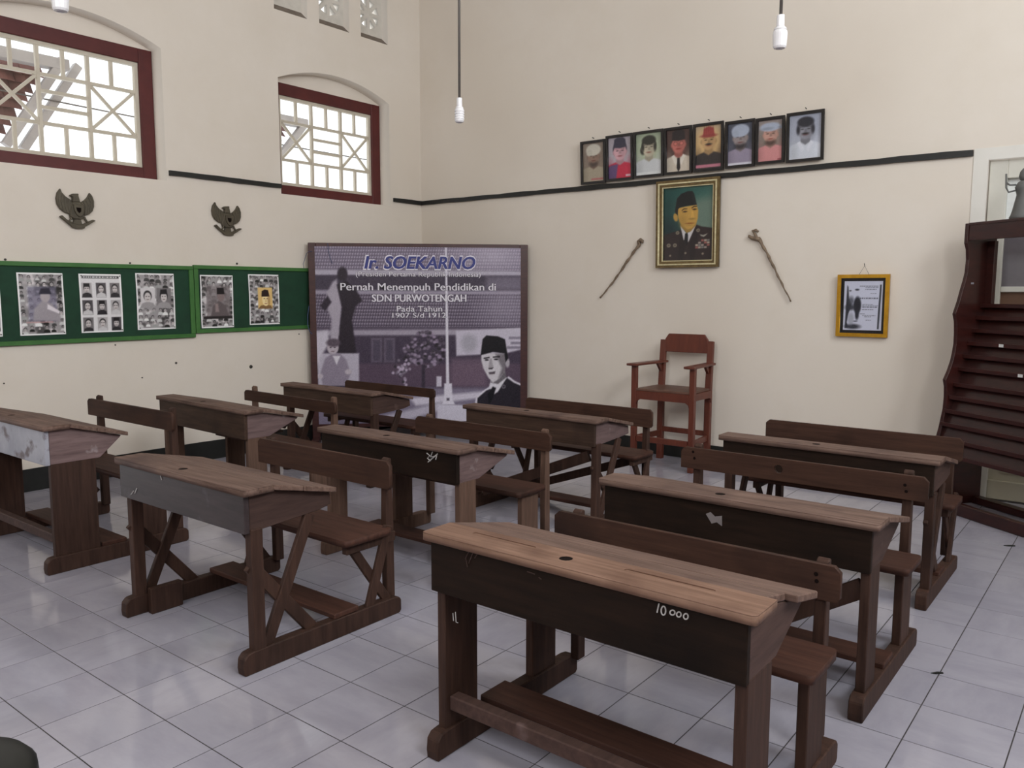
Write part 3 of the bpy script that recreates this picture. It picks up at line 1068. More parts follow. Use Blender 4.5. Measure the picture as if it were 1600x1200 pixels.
# ================================================================== PICTURES ON THE BACK WALL
def portrait(cv, s):
    """generic head-and-shoulders picture on a canvas with x 0..~.72, y 0..1"""
    cx = s.get('cx', .36); cy = s.get('cy', .585)
    hr = s.get('hr', .132); hh = s.get('hh', .18)
    skin = np.array(s['skin'], float); cl = np.array(s['cloth'], float)
    b2 = s.get('bg2')
    if b2 is not None:
        cv.grad(np.clip(1.2 - cv.Y * 1.1, 0, 1), b2)
    g = s.get('glow')
    if g is not None:
        cv.ell(cx, cy, .26, .3, g, soft=.25, op=.8)
    # shoulders
    cv.poly([(cx - .36, -.05), (cx - .34, .2), (cx - .25, .31), (cx - .09, .37), (cx + .09, .37), (cx + .25, .31), (cx + .34, .2), (cx + .36, -.05)], cl, .03)
    cv.ell(cx - .2, .16, .06, .2, cl * .86, .1, op=.6)
    cv.ell(cx + .2, .16, .05, .2, cl * 1.08, .1, op=.6)
    if 'cloth2' in s:
        cv.poly([(cx - .40, -.05), (cx - .34, .22), (cx - .2, .31), (cx - .04, .33), (cx - .10, -.05)], s['cloth2'], .03)
    # neck, ears, face
    cv.poly([(cx - .07, .5), (cx + .07, .5), (cx + .085, .36), (cx, .3), (cx - .085, .36)], skin * .8, .03)
    if s.get('hair') and not s.get('hair_under'):
        cv.ell(cx, cy + .05, hr * 1.14, hh * 1.02, s['hair'], .03)
        if s.get('bun'):
            cv.ell(cx - .12, cy - .04, .06, .09, s['hair'], .03)
    cv.ell(cx - hr * .98, cy - .01, .025, .045, skin * .85, .02)
    cv.ell(cx + hr * .98, cy - .01, .025, .045, skin * .82, .02)
    cv.ell(cx, cy, hr, hh, skin, .03)
    cv.ell(cx + hr * .45, cy - .02, hr * .55, hh * .85, skin * .84, .1, op=.6)
    if s.get('beard') is not None:
        cv.ell(cx, cy - hh * .85, hr * .72, hh * .42, s['beard'], .06, op=.8)
        cv.ell(cx, cy - hh * .42, hr * .6, hh * .3, skin, .06)
    # features
    dk = skin * .45
    for sx in (-1, 1):
        cv.ell(cx + sx * hr * .42, cy + hh * .12, hr * .2, .012, dk, .014)
        cv.poly([(cx + sx * hr * .15, cy + hh * .32), (cx + sx * hr * .7, cy + hh * .36), (cx + sx * hr * .7, cy + hh * .29)], dk, .014)
    cv.poly([(cx - .008, cy + hh * .15), (cx + .018, cy + hh * .15), (cx + .03, cy - hh * .22), (cx - .02, cy - hh * .22)], skin * .78, .02)
    cv.ell(cx, cy - hh * .5, hr * .36, .014, skin * np.array([.72, .5, .5]), .016)
    if s.get('moustache'):
        cv.ell(cx, cy - hh * .36, hr * .42, .018, (40, 34, 34), .02)
    if s.get('glasses'):
        for sx in (-1, 1):
            cv.ell(cx + sx * hr * .45, cy + hh * .1, hr * .34, .04, skin * .7, .02)
            cv.ell(cx + sx * hr * .45, cy + hh * .1, hr * .24, .028, skin * 1.05, .02)
    hat = s.get('hat')
    hc = np.array(s.get('hatc', (0, 0, 0)), float)
    ty = cy + hh * .55
    if hat == 'peci':
        cv.poly([(cx - hr * 1.02, ty - .01), (cx - hr * .9, ty + .16), (cx - hr * .4, ty + .2), (cx + hr * .5, ty + .2), (cx + hr * .9, ty + .15), (cx + hr * 1.02, ty - .01), (cx, ty - .03)], hc, .025)
    elif hat == 'turban':
        cv.ell(cx, ty + .05, hr * 1.28, .13, hc, .03)
        cv.ell(cx - hr * .7, ty - .01, hr * .5, .07, hc * .95, .03)
        for k in range(4):
            cv.poly([(cx - hr * 1.2, ty + .02 + .035 * k), (cx + hr * .9, ty + .08 + .03 * k), (cx + hr * .9, ty + .085 + .03 * k), (cx - hr * 1.2, ty + .028 + .035 * k)], hc * .88, .014, .6)
    elif hat == 'cap':
        cv.poly([(cx - hr * .85, ty), (cx - hr * .7, ty + .15), (cx, ty + .19), (cx + hr * .7, ty + .15), (cx + hr * .85, ty)], hc, .025)
        cv.ell(cx, ty + .005, hr * 1.12, .036, hc * .9, .025)
        for k in range(5):
            cv.ell(cx + (k - 2) * .04, ty + .13, .01, .07, hc * .75, .02, op=.6)
    elif hat == 'cloth':
        cv.ell(cx - .01, ty + .06, hr * 1.5, .09, hc, .03)
        cv.poly([(cx + hr * 1.0, ty + .04), (cx + hr * 2.1, ty + .09), (cx + hr * 1.9, ty - .02)], hc * .8, .03)
        cv.ell(cx - .06, ty + .03, hr * .8, .03, hc * .85, .03)
    elif hat == 'hairtop':
        cv.ell(cx, ty + .06, hr * 1.08, .1, hc, .03)
        cv.ell(cx - hr * .95, cy + .02, .03, .09, hc, .03)
        cv.ell(cx + hr * .95, cy + .02, .03, .09, hc, .03)
    if s.get('collar') is not None:
        c = s['collar']
        cv.poly([(cx - .09, .38), (cx - .01, .22), (cx - .06, .16), (cx - .14, .35)], c, .02)
        cv.poly([(cx + .09, .38), (cx + .01, .22), (cx + .06, .16), (cx + .14, .35)], c, .02)
    if s.get('tie') is not None:
        cv.poly([(cx - .025, .31), (cx + .025, .31), (cx + .035, .1), (cx, .02), (cx - .035, .1)], s['tie'], .015)
    if s.get('caption') is not None:
        c0, c1, c2, c3, cc = s['caption']
        cv.rect(c0, c1, c2, c3, cc, .015)
    cv.noise(2.5)
    return cv.C


PORT = [
    (908, 947, 222, 289, 'gilt beige portrait of a bearded man in a white turban, leftmost of the row',
     dict(bg=(146, 132, 120), bg2=(128, 112, 100), skin=(150, 122, 106), cloth=(168, 156, 136), hat='turban', hatc=(206, 200, 186), beard=(64, 52, 46), caption=(.3, .06, .68, .1, (180, 110, 110)))),
    (947.5, 990, 213, 284, 'black-framed portrait of a figure in red and purple dress',
     dict(bg=(160, 152, 160), bg2=(186, 178, 186), skin=(214, 168, 176), cloth=(196, 48, 74), cloth2=(98, 74, 116), hat='peci', hatc=(58, 56, 72), hair=(52, 50, 62), caption=(.48, .06, .68, .1, (226, 190, 200)))),
    (990.5, 1037.5, 207, 279, 'black-framed portrait of a woman in a white blouse on green ground',
     dict(bg=(116, 128, 110), bg2=(168, 176, 158), glow=(190, 200, 170), skin=(196, 186, 164), cloth=(204, 206, 208), hair=(50, 50, 44), bun=True, hat='hairtop', hatc=(52, 52, 46), caption=(0, .02, .75, .09, (222, 224, 224)))),
    (1038, 1082, 201, 274, 'dark portrait of a red-faced man in a cream jacket and black tie',
     dict(bg=(70, 54, 52), bg2=(92, 68, 62), skin=(190, 112, 102), cloth=(206, 194, 178), hat='peci', hatc=(44, 38, 40), glasses=True, collar=(224, 216, 204), tie=(36, 30, 32))),
    (1083, 1131, 195, 270, 'black-framed portrait of a man in a tall red cap and dark shirt',
     dict(bg=(170, 160, 150), bg2=(196, 152, 96), glow=(216, 180, 126), skin=(196, 158, 112), cloth=(56, 50, 50), hat='cap', hatc=(160, 70, 66), moustache=True, caption=(.1, .06, .6, .12, (190, 120, 136)))),
    (1133, 1179.5, 191, 264, 'black-framed portrait of a man in a blue-white turban and lilac robe',
     dict(bg=(86, 90, 104), bg2=(70, 72, 84), skin=(150, 138, 138), cloth=(150, 140, 160), hat='turban', hatc=(170, 178, 196), beard=(40, 36, 40), caption=(0, .01, .74, .08, (214, 212, 222)))),
    (1180, 1226, 186, 258, 'black-framed portrait of a man in a pale head cloth and pink shirt',
     dict(bg=(160, 148, 146), bg2=(120, 108, 98), skin=(196, 152, 138), cloth=(206, 140, 140), hat='cloth', hatc=(168, 176, 194), beard=(62, 48, 44), caption=(.5, .04, .72, .07, (150, 70, 80)))),
    (1228, 1287, 178, 255, 'largest black-framed portrait, of a man in a white shirt, rightmost of the row',
     dict(bg=(150, 154, 170), bg2=(176, 180, 194), skin=(142, 142, 152), cloth=(204, 208, 218), hat='hairtop', hatc=(46, 46, 54), moustache=True, collar=(214, 216, 226), caption=(0, .01, .74, .05, (206, 208, 216)))),
]
PORT[0] = PORT[0][:4] + ('black-framed portrait of a bearded man in a white turban, leftmost of the row',) + PORT[0][5:]
for (u0, u1, v0, v1, lab, sp) in PORT:
    um = (u0 + u1) / 2
    xa, xb = at(u0, 240, 'y', -.04)[0], at(u1, 240, 'y', -.04)[0]
    zt = at(u0, v0, 'y', -.05)[2]
    zb = at(u0, v1, 'y', -.03)[2]
    w, h = xb - xa - .004, zt - zb
    root = thing('framed_portrait', lab, 'picture', (xa + .002, -.032, zb), 0, 'row of portraits above the picture rail')
    root.rotation_euler = (R(3.0), 0, 0)
    f = .022
    plate([(0, 0), (w, 0), (w, h), (0, h)], [[(f, f), (f, h - f), (w - f, h - f), (w - f, f)]], -.012, .006).build('frame', 'frame_black', root)
    MB().box(.004, w - .004, 0.0062, .01, .004, h - .004).build('backing', 'frame_black', root)

    def fn(X, Z, w=w, h=h, sp=sp, f=f):
        hh = h - 2 * f
        cv = Canvas(.36 + ((X - w / 2) / hh) * .74, (Z - f) / hh * .86 + .03, sp['bg'])
        C = portrait(cv, sp)
        return C
    link('print', print_mesh(f, w - f, f, h - f, .0055, fn, 46, 66), root)
    # hanging nail
    MB().tube([(w / 2, .02, h + .022), (w / 2, -.01, h + .026)], .004, 6).build('nail', 'nail_metal', root)

# ---- the large portrait
bx0, bx1, bz0, bz1 = 3.035, 3.645, 1.742, 2.515
root = thing('framed_painting', 'large gold-framed painting of a man in uniform and black cap between two canes', 'painting', (bx0, -.03, bz0))
w, h = bx1 - bx0, bz1 - bz0
root.rotation_euler = (R(1.5), 0, 0)


def ring_plate(a, b, y0, y1, w=w, h=h):
    return plate([(a, a), (w - a, a), (w - a, h - a), (a, h - a)], [[(b, b), (b, h - b), (w - b, h - b), (w - b, b)]], y0, y1)


ring_plate(0, .022, -.02, .012).build('outer_moulding', 'old_gold', root)
ring_plate(.022, .034, -.026, .012).build('bead_moulding', 'gold_bead', root)
ring_plate(.034, .056, -.014, .012).build('inner_moulding', 'old_gold', root)
ring_plate(.056, .064, -.01, .012).build('slip', 'gold_bead', root)
MB().box(.01, w - .01, .0122, .02, .01, h - .01).build('backing', 'frame_black', root)


def main_fn(X, Z):
    # picture coordinates: 0..540 across, 0..830 down
    x = (X - .064) / (w - .128) * 540 + 140
    y = 1045 - (Z - .064) / (h - .128) * 840
    cv = Canvas(x, y, (22, 62, 60))
    cv.ell(600, 520, 260, 380, (112, 130, 116), 300, op=.9)
    cv.ell(420, 260, 230, 70, (28, 82, 76), 160, op=.8)
    cv.ell(170, 700, 160, 130, (18, 40, 44), 160, op=.8)
    uni, dk = np.array((44, 32, 32.)), np.array((28, 20, 20.))
    cv.poly([(140, 1060), (140, 745), (300, 700), (340, 690), (400, 760), (500, 640), (560, 665), (690, 690), (690, 1060)], uni, 12)
    cv.poly([(330, 680), (390, 860), (350, 1060), (300, 1060)], dk, 20, .7)
    cv.poly([(505, 650), (420, 850), (440, 1060), (480, 1060), (520, 760)], dk, 20, .6)
    # shirt + tie
    cv.poly([(325, 640), (365, 815), (385, 780), (415, 840), (498, 640), (430, 720), (390, 730)], (202, 198, 200), 8)
    cv.poly([(378, 735), (405, 728), (412, 752), (412, 850), (395, 880), (372, 810)], (18, 16, 20), 6)
    # neck and face
    sk = np.array((192, 150, 74.))
    cv.poly([(322, 560), (500, 560), (496, 650), (440, 715), (395, 730), (330, 650)], sk * .82, 14)
    cv.ell(273, 545, 24, 48, sk * .95, 10, rot=-.2)
    cv.poly([(290, 440), (500, 415), (518, 480), (515, 570), (500, 625), (450, 680), (405, 690), (360, 655), (318, 600), (300, 540)], sk, 12)
    cv.ell(350, 590, 40, 70, sk * .86, 50, op=.6)
    cv.poly([(446, 470), (462, 470), (478, 560), (438, 565)], sk * 1.08, 14)
    cv.ell(452, 572, 34, 10, sk * .72, 12, op=.7)
    cv.ell(375, 486, 24, 9, (60, 40, 24), 8)
    cv.ell(478, 466, 22, 9, (60, 40, 24), 8)
    cv.poly([(338, 468), (362, 448), (400, 452), (400, 460), (364, 458), (342, 476)], (34, 24, 16), 6)
    cv.poly([(444, 446), (470, 428), (504, 428), (504, 440), (472, 440), (448, 454)], (34, 24, 16), 6)
    cv.ell(430, 622, 44, 8, sk * np.array([.72, .55, .5]), 10)
    cv.ell(430, 646, 30, 8, sk * .86, 12, op=.7)
    cv.poly([(264, 470), (300, 440), (296, 520), (272, 500)], (26, 22, 20), 10)
    # black cap
    cv.poly([(264, 475), (285, 330), (330, 280), (400, 255), (452, 258), (470, 285), (502, 418), (400, 420), (320, 436)], (18, 22, 24), 8)
    cv.poly([(440, 262), (470, 285), (500, 415), (470, 416)], (30, 36, 36), 14, .7)
    # badges, wings, ribbon bars, buttons
    for (ax, ay, r_) in ((296, 725, 20), (520, 706, 20), (198, 868, 22), (268, 868, 22)):
        cv.ell(ax, ay, r_, r_, (128, 120, 104), 8)
        cv.ell(ax, ay, r_ * .5, r_ * .5, (92, 78, 66), 8)
    cv.poly([(538, 752), (575, 762), (622, 745), (600, 772), (580, 784), (552, 772)], (150, 146, 136), 6)
    for i in range(5):
        for j in range(4):
            if i == 0 and j < 2:
                continue
            cv.rect(492 + 31 * i, 812 + 26 * j, 520 + 31 * i, 834 + 26 * j, [(150, 138, 130), (150, 90, 84), (120, 118, 116), (56, 40, 40), (170, 156, 140)][(i * 3 + j * 2) % 5], 6)
    for (ax, ay) in ((385, 962), (216, 988), (573, 974)):
        cv.ell(ax, ay, 12, 12, (132, 120, 104), 6)
    cv.noise(2)
    return cv.C


link('canvas', print_mesh(.062, w - .062, .062, h - .062, .0118, main_fn, 84, 124), root)

# ---- certificate in a bright gold frame
cx0, cx1, cz0, cz1 = 4.662, 5.05, 1.172, 1.662
root = thing('framed_certificate', 'gold-framed typed document with a dark stain, hanging by a string', 'certificate', (cx0, -.02, cz0))
root.rotation_euler = (R(1.2), 0, 0)
w, h = cx1 - cx0, cz1 - cz0
ring_plate(0, .028, -.018, .012, w, h).build('frame', 'bright_gold', root)
ring_plate(.028, .034, -.01, .012, w, h).build('slip', 'frame_black', root)
MB().box(.03, w - .03, .006, .012, .03, h - .03).build('mount', 'frame_black', root)


def cert_fn(X, Z):
    x = (X - .05) / (w - .1) * 530 + 155
    y = 1010 - (Z - .052) / (h - .104) * 690
    cv = Canvas(x, y, (200, 202, 220))
    cv.poly([(195, 380), (210, 400), (225, 560), (260, 640), (250, 700), (225, 780), (205, 900), (230, 980), (180, 985)], (42, 44, 54), 14)
    cv.ell(345, 660, 52, 120, (34, 36, 46), 20)
    cv.ell(345, 790, 26, 70, (40, 42, 52), 20)
    cv.ell(255, 600, 40, 60, (70, 72, 82), 40, op=.8)
    cv.ell(250, 690, 70, 40, (48, 50, 60), 40, op=.9)
    cv.ell(290, 960, 100, 34, (54, 56, 66), 30)
    cv.ell(262, 850, 42, 90, (150, 152, 164), 30, op=.7)
    cv.ell(335, 440, 28, 14, (60, 62, 72), 12)
    cv.ell(240, 455, 16, 10, (70, 72, 82), 12)
    cv.ell(325, 885, 26, 8, (70, 72, 82), 10)
    cv.poly([(645, 370), (668, 370), (652, 990), (628, 990), (634, 700), (640, 560)], (52, 54, 62), 8)
    for (ya, xa, xb, th) in ((392, 370, 625, 5), (412, 450, 625, 4), (436, 448, 600, 5), (494, 520, 600, 3), (560, 375, 625, 10), (648, 415, 560, 4), (662, 415, 635, 4), (684, 415, 620, 8), (718, 412, 565, 5), (780, 385, 450, 4), (802, 420, 600, 5), (820, 450, 540, 4), (868, 470, 540, 4)):
        k = xa
        while k < xb:
            L = random.uniform(12, 38)
            cv.rect(k, ya - th, min(k + L, xb), ya + th, (84, 86, 100), 6, .85)
            k += L + 8
    cv.noise(2)
    return cv.C


link('document', print_mesh(.05, w - .05, .052, h - .052, .0045, cert_fn, 80, 104), root)
st = MB()
st.tube([(w * .40, .004, h - .004), (w * .5, .012, h + .066), (w * .6, .004, h - .004)], .0016, 5)
st.build('string', 'cord_grey', root)
MB().tube([(w * .5, .018, h + .062), (w * .5, -.004, h + .085)], .0026, 6).build('nail', 'nail_metal', root)


# ---- two gnarled canes
def cane(label, pts, head, r0, r1):
    root = thing('walking_cane', label, 'walking cane', (pts[0][0], 0, pts[0][1]), 0, 'gnarled canes beside the large painting')
    p0 = pts[0]
    n = 40
    path, rad = [], []
    for k in range(n + 1):
        t = k / n
        x = pts[0][0] + (pts[1][0] - pts[0][0]) * t + .006 * math.sin(3.1 * t)
        z = pts[0][1] + (pts[1][1] - pts[0][1]) * t + .006 * math.sin(7 * t)
        path.append((x - p0[0] + .002 * math.sin(29 * t), -.022 + .002 * math.cos(29 * t), z - p0[1]))
        rad.append((r0 + (r1 - r0) * t) * (1 + .2 * math.sin(46 * t) + .12 * math.sin(21 * t)))
    MB().tube(path, rad, 8).build('shaft', 'cane_wood', root, smooth=True)
    for hp, hr in head:
        q = [(x - p0[0], -.022, z - p0[1]) for x, z in hp]
        MB().tube(q, hr, 8).build('handle', 'cane_wood', root, smooth=True)
    return root


a, b = at(1000, 381, 'y', -.02), at(938, 466, 'y', -.02)
hk = [at(u, v, 'y', -.02) for u, v in [(999, 382), (998, 377), (1001, 374.5), (1004, 376.5), (1003.5, 380)]]
cane('thin dark gnarled cane with a small hooked end hung left of the large painting', [(a[0], a[2]), (b[0], b[2])], [([(p[0], p[2]) for p in hk], [.017, .018, .017, .015, .011])], .0135, .0065)
a, b = at(1185, 372, 'y', -.02), at(1236, 472, 'y', -.02)
hk = [at(u, v, 'y', -.02) for u, v in [(1187, 374), (1181, 373), (1175, 372), (1170.5, 369), (1171, 367)]]
hk2 = [at(u, v, 'y', -.02) for u, v in [(1183, 373), (1180, 366), (1176, 360), (1181, 359.5), (1185, 362)]]
cane('gnarled cane with a forked knotted head hung right of the large painting', [(a[0], a[2]), (b[0], b[2])],
     [([(p[0], p[2]) for p in hk], [.02, .018, .015, .013, .009]), ([(p[0], p[2]) for p in hk2], [.014, .012, .01, .012, .009])], .0145, .005)

# ================================================================== LEFT WALL: EMBLEMS, BOARDS, POSTERS
def eagle(label, px_box, depth=.035):
    """carved bird emblem with shield and ribbon; px outline from the larger one, centred and scaled"""
    (u0, v0, u1, v1) = px_box
    y0, zt = at(u0, v0, 'x', .02)[1], at(u0, v0, 'x', .02)[2]
    y1, zb = at(u1, v1, 'x', .02)[1], at(u1, v1, 'x', .02)[2]
    W, H = y1 - y0, zt - zb
    root = thing('eagle_emblem', label, 'wall emblem', (0.0, y0, zb), R(90), 'carved eagle emblems on the left wall')

    def m(pts):   # emblem drawing units: x 230..1060, y 180..1055 (down); undo the mild slope of the drawing
        return [((x - 230) / 830 * W, (1 - (y - (x - 230) * .045 - 180) / 870) * H) for x, y in pts]

    lw = [(330, 185), (360, 270), (430, 350), (530, 415), (570, 470), (600, 560), (560, 680), (500, 735), (400, 705), (300, 630), (245, 530), (230, 400), (260, 280)]
    rw = [(965, 250), (1020, 320), (1055, 430), (1050, 560), (1010, 660), (940, 725), (830, 765), (780, 640), (760, 470), (840, 420), (910, 350)]
    wings = []
    for wpts in (lw, rw):
        p = m(wpts)
        mb = MB().poly_prism(p, 'y', -depth * .7, -.004)
        wings.append(mb.build('wing', 'bronze', root, .003))
    # wing feathers as raised ribs
    for (wing, src) in ((wings[0], [[(335, 230), (280, 420), (300, 610)], [(370, 320), (330, 470), (370, 660)], [(430, 370), (400, 520), (440, 690)], [(500, 420), (480, 560), (500, 700)]]),
                        (wings[1], [[(968, 300), (1030, 440), (1000, 630)], [(930, 360), (985, 480), (950, 690)], [(870, 420), (925, 540), (890, 720)], [(800, 450), (860, 560), (840, 730)]])):
        for ln in src:
            p = m(ln)
            MB().tube([(x, -depth * .72, z) for x, z in p], .004, 5).build('feather', 'bronze', wing)
    body = m([(570, 330), (700, 300), (740, 470), (830, 560), (820, 700), (800, 800), (760, 850), (590, 850), (500, 800), (490, 720), (540, 560), (570, 460)])
    MB().poly_prism(body, 'y', -depth * .95, -.004).build('body', 'bronze', root, .006)
    head = m([(510, 330), (580, 290), (700, 285), (695, 330), (725, 470), (560, 470), (575, 370)])
    MB().poly_prism(head, 'y', -depth * 1.15, -.006).build('head', 'bronze', root, .004)
    sh = m([(570, 520), (800, 540), (800, 690), (750, 780), (690, 805), (620, 740), (580, 650)])
    shield = MB().poly_prism(sh, 'y', -depth * 1.25, -depth * .8).build('shield', 'bronze', root, .003)
    si = m([(620, 590), (730, 600), (725, 680), (680, 715), (640, 670)])
    MB().poly_prism(si, 'y', -depth * 1.35, -depth * 1.2).build('shield_centre', 'hole_dark', shield, .002)
    tail = m([(590, 840), (740, 845), (760, 940), (790, 1000), (540, 990), (565, 930)])
    MB().poly_prism(tail, 'y', -depth * .7, -.004).build('tail', 'bronze', root, .004)
    for lg in ([(505, 800), (520, 850), (470, 890), (530, 930)], [(800, 790), (830, 860), (870, 920), (880, 900)]):
        MB().tube([(x, -depth * .8, z) for x, z in m(lg)], .009, 6).build('leg', 'bronze', root)
    rb = m([(280, 795), (330, 765), (430, 860), (540, 940), (680, 965), (800, 940), (900, 890), (1000, 850), (1060, 870), (1000, 905), (900, 965), (815, 1010), (800, 1050), (650, 1055), (540, 1030), (500, 985), (400, 905)])
    MB().poly_prism(rb, 'y', -depth * .9, -.006).build('ribbon', 'bronze', root, .003)
    return root


eagle('bronze carved eagle emblem on the wall below the near lattice window', (86.5, 293.5, 149.8, 360))
eagle('bronze carved eagle emblem on the wall just left of the far lattice window', (330.5, 315, 378, 370.5))


def board(label, y0, y1, z0, z1, stud=None):
    root = thing('notice_board', label, 'notice board', (0, y0, z0), R(90), 'green notice boards on the left wall')
    W, H = y1 - y0, z1 - z0
    f = .034
    MB().box(f, W - f, -.016, -.002, f, H - f).build('panel', 'board_green', root)
    MB().box(0, W, -.03, -.001, 0, f).build('frame_rail', 'board_frame_green', root, .003)
    MB().box(0, W, -.03, -.001, H - f, H).build('frame_rail', 'board_frame_green', root, .003)
    MB().box(0, f * 1.2, -.03, -.001, f, H - f).build('frame_stile', 'board_frame_green', root, .003)
    MB().box(W - f * 1.2, W, -.03, -.001, f, H - f).build('frame_stile', 'board_frame_green', root, .003)
    return root


board('long dark green notice board with light green frame, cut by the left picture edge', -5.30, -2.872, 1.118, 1.742)
board('shorter dark green notice board running behind the banner', -2.866, -1.40, 1.153, 1.752)


def small_head(cv, x, y, r, rng):
    g = rng.uniform(120, 200)
    cv.poly([(x - 1.9 * r, y - 3.2 * r), (x - 1.6 * r, y - 1.7 * r), (x - .5 * r, y - 1.1 * r), (x + .5 * r, y - 1.1 * r), (x + 1.6 * r, y - 1.7 * r), (x + 1.9 * r, y - 3.2 * r)],
            [rng.choice([40, 70, 190, 215, 150])] * 3, .012)
    cv.ell(x, y + .25 * r, r * 1.05, r * 1.2, (34, 32, 34), .01)
    cv.ell(x, y - .15 * r, r * .85, r * 1.05, (g, g * .97, g * .97), .01)
    cv.ell(x - .3 * r, y, .16 * r, .1 * r, (50, 46, 46), .008)
    cv.ell(x + .3 * r, y, .16 * r, .1 * r, (50, 46, 46), .008)


def poster_fn(kind, x0, x1, z0, z1):
    rng = np.random.default_rng(100 + kind)

    def fn(X, Z):
        h = z1 - z0
        a = (x1 - x0) / h
        cv = Canvas((X - x0) / h, (Z - z0) / h, (150, 146, 148))
        for k in range(70):
            g = rng.choice([40, 60, 90, 130, 170, 205])
            cv.ell(rng.uniform(0, a), rng.uniform(0, 1), rng.uniform(.02, .07), rng.uniform(.02, .06), (g, g * .97, g * .98), .03, rot=rng.uniform(0, 3), op=.8)
        cells = [(i, j) for i in range(6) for j in range(8)]
        if kind != 1:
            for (i, j) in cells:
                small_head(cv, a * (i + .5) / 6 + rng.uniform(-.02, .02), .06 + .94 * (j + .4) / 8 + rng.uniform(-.02, .02), rng.uniform(.018, .03), rng)
        if kind == 0:       # cool toned, large leaning figure
            cv.rect(.14, .22, a - .12, .78, (112, 108, 128), .04, .75)
            cv.poly([(.2, .24), (.22, .42), (.36, .56), (.5, .5), (.62, .3), (.62, .22)], (150, 144, 150), .03)
            cv.ell(.4, .62, .075, .09, (164, 156, 160), .02)
            cv.poly([(.31, .66), (.34, .75), (.47, .76), (.5, .66)], (44, 42, 56), .02)
            cv.poly([(.43, .5), (.62, .38), (.6, .34), (.42, .42)], (206, 200, 206), .02)
            cv.rect(.1, .2, .5, .215, (190, 150, 150), .02)
        if kind == 1:       # three by three portraits with a heading
            cv.rect(-.1, -.1, a + .1, 1.1, (206, 204, 206), .01)
            cv.rect(.05, .925, a - .04, .965, (56, 54, 56), .01)
            k = .07
            while k < a - .08:
                L = rng.uniform(.015, .05)
                cv.rect(k, .935, k + L, .955, (206, 204, 206), .008)
                k += L + .014
            for i in range(3):
                for j in range(3):
                    cx, cy = a * (i + .5) / 3, .14 + .295 * j
                    cv.rect(cx - .085, cy - .13, cx + .085, cy + .12, [(116, 112, 114), (168, 164, 166), (84, 80, 84)][(i + 2 * j) % 3], .012)
                    cv.poly([(cx - .085, cy - .13), (cx - .07, cy - .07), (cx, cy - .04), (cx + .07, cy - .07), (cx + .085, cy - .13)], [(50, 48, 52), (190, 188, 190)][(i + j) % 2], .012)
                    small = .052
                    cv.ell(cx, cy + .035, small * 1.05, small * 1.25, (40, 38, 40), .012)
                    cv.ell(cx, cy + .015, small * .86, small * 1.15, (188, 182, 182), .012)
                    if (i + j) % 3 == 2:
                        cv.rect(cx - .05, cy + .05, cx + .05, cy + .11, (36, 34, 38), .012)
                    for sx in (-1, 1):
                        cv.ell(cx + sx * .02, cy + .025, .012, .006, (48, 44, 46), .01)
                    cv.ell(cx, cy - .022, .016, .005, (96, 80, 80), .01)
        if kind == 2:       # two larger faces
            for cx, hat in ((.2, False), (.5, True)):
                cv.rect(cx - .13, .4, cx + .14, .74, (196, 192, 194) if not hat else (120, 116, 118), .02)
                cv.poly([(cx - .15, .38), (cx - .1, .47), (cx, .5), (cx + .1, .47), (cx + .16, .38)], (150, 146, 148), .02)
                cv.ell(cx, .6, .075, .095, (40, 38, 40), .015)
                cv.ell(cx, .575, .06, .085, (190, 184, 184), .015)
                if hat:
                    cv.poly([(cx - .07, .63), (cx - .06, .71), (cx + .06, .72), (cx + .07, .63)], (34, 32, 36), .015)
                for sx in (-1, 1):
                    cv.ell(cx + sx * .024, .59, .012, .007, (44, 40, 42), .01)
                cv.ell(cx, .535, .02, .006, (100, 84, 84), .01)
        if kind == 3:       # big dark figure with raised hand
            cv.rect(.12, .2, .62, .8, (120, 112, 114), .04, .8)
            cv.poly([(.2, .2), (.26, .42), (.38, .52), (.52, .42), (.6, .2)], (96, 88, 90), .03)
            cv.ell(.42, .6, .075, .1, (126, 112, 112), .02)
            cv.poly([(.34, .64), (.34, .76), (.48, .76), (.5, .64)], (28, 24, 28), .015)
            cv.poly([(.3, .3), (.3, .46), (.36, .46), (.38, .3)], (138, 124, 124), .03)
            cv.rect(.05, .17, .68, .22, (40, 36, 38), .02)
        if kind == 4:       # sepia portrait in the middle
            cv.rect(.2, .32, .54, .74, (206, 176, 118), .015)
            cv.poly([(.2, .32), (.26, .38), (.38, .4), (.5, .38), (.54, .32)], (120, 92, 60), .015)
            cv.ell(.38, .5, .085, .13, (226, 204, 156), .015)
            cv.poly([(.28, .56), (.29, .67), (.36, .7), (.44, .69), (.47, .56)], (40, 26, 24), .012)
            for sx in (-1, 1):
                cv.ell(.38 + sx * .035, .52, .016, .008, (60, 44, 34), .01)
            cv.poly([(.375, .52), (.39, .52), (.395, .45), (.365, .45)], (196, 168, 118), .012)
            cv.ell(.38, .42, .03, .008, (140, 90, 70), .01)
            cv.ell(.45, .48, .03, .1, (150, 116, 76), .03, op=.7)
        # white paper edge
        e = .03
        m_ = np.minimum(np.minimum(cv.X, a - cv.X), np.minimum(cv.Y, 1 - cv.Y))
        cv.grad(np.clip((e - m_) / .01, 0, 1), (226, 228, 228))
        cv.noise(3)
        return (cv.C - 120) * 1.2 + 132
    return fn


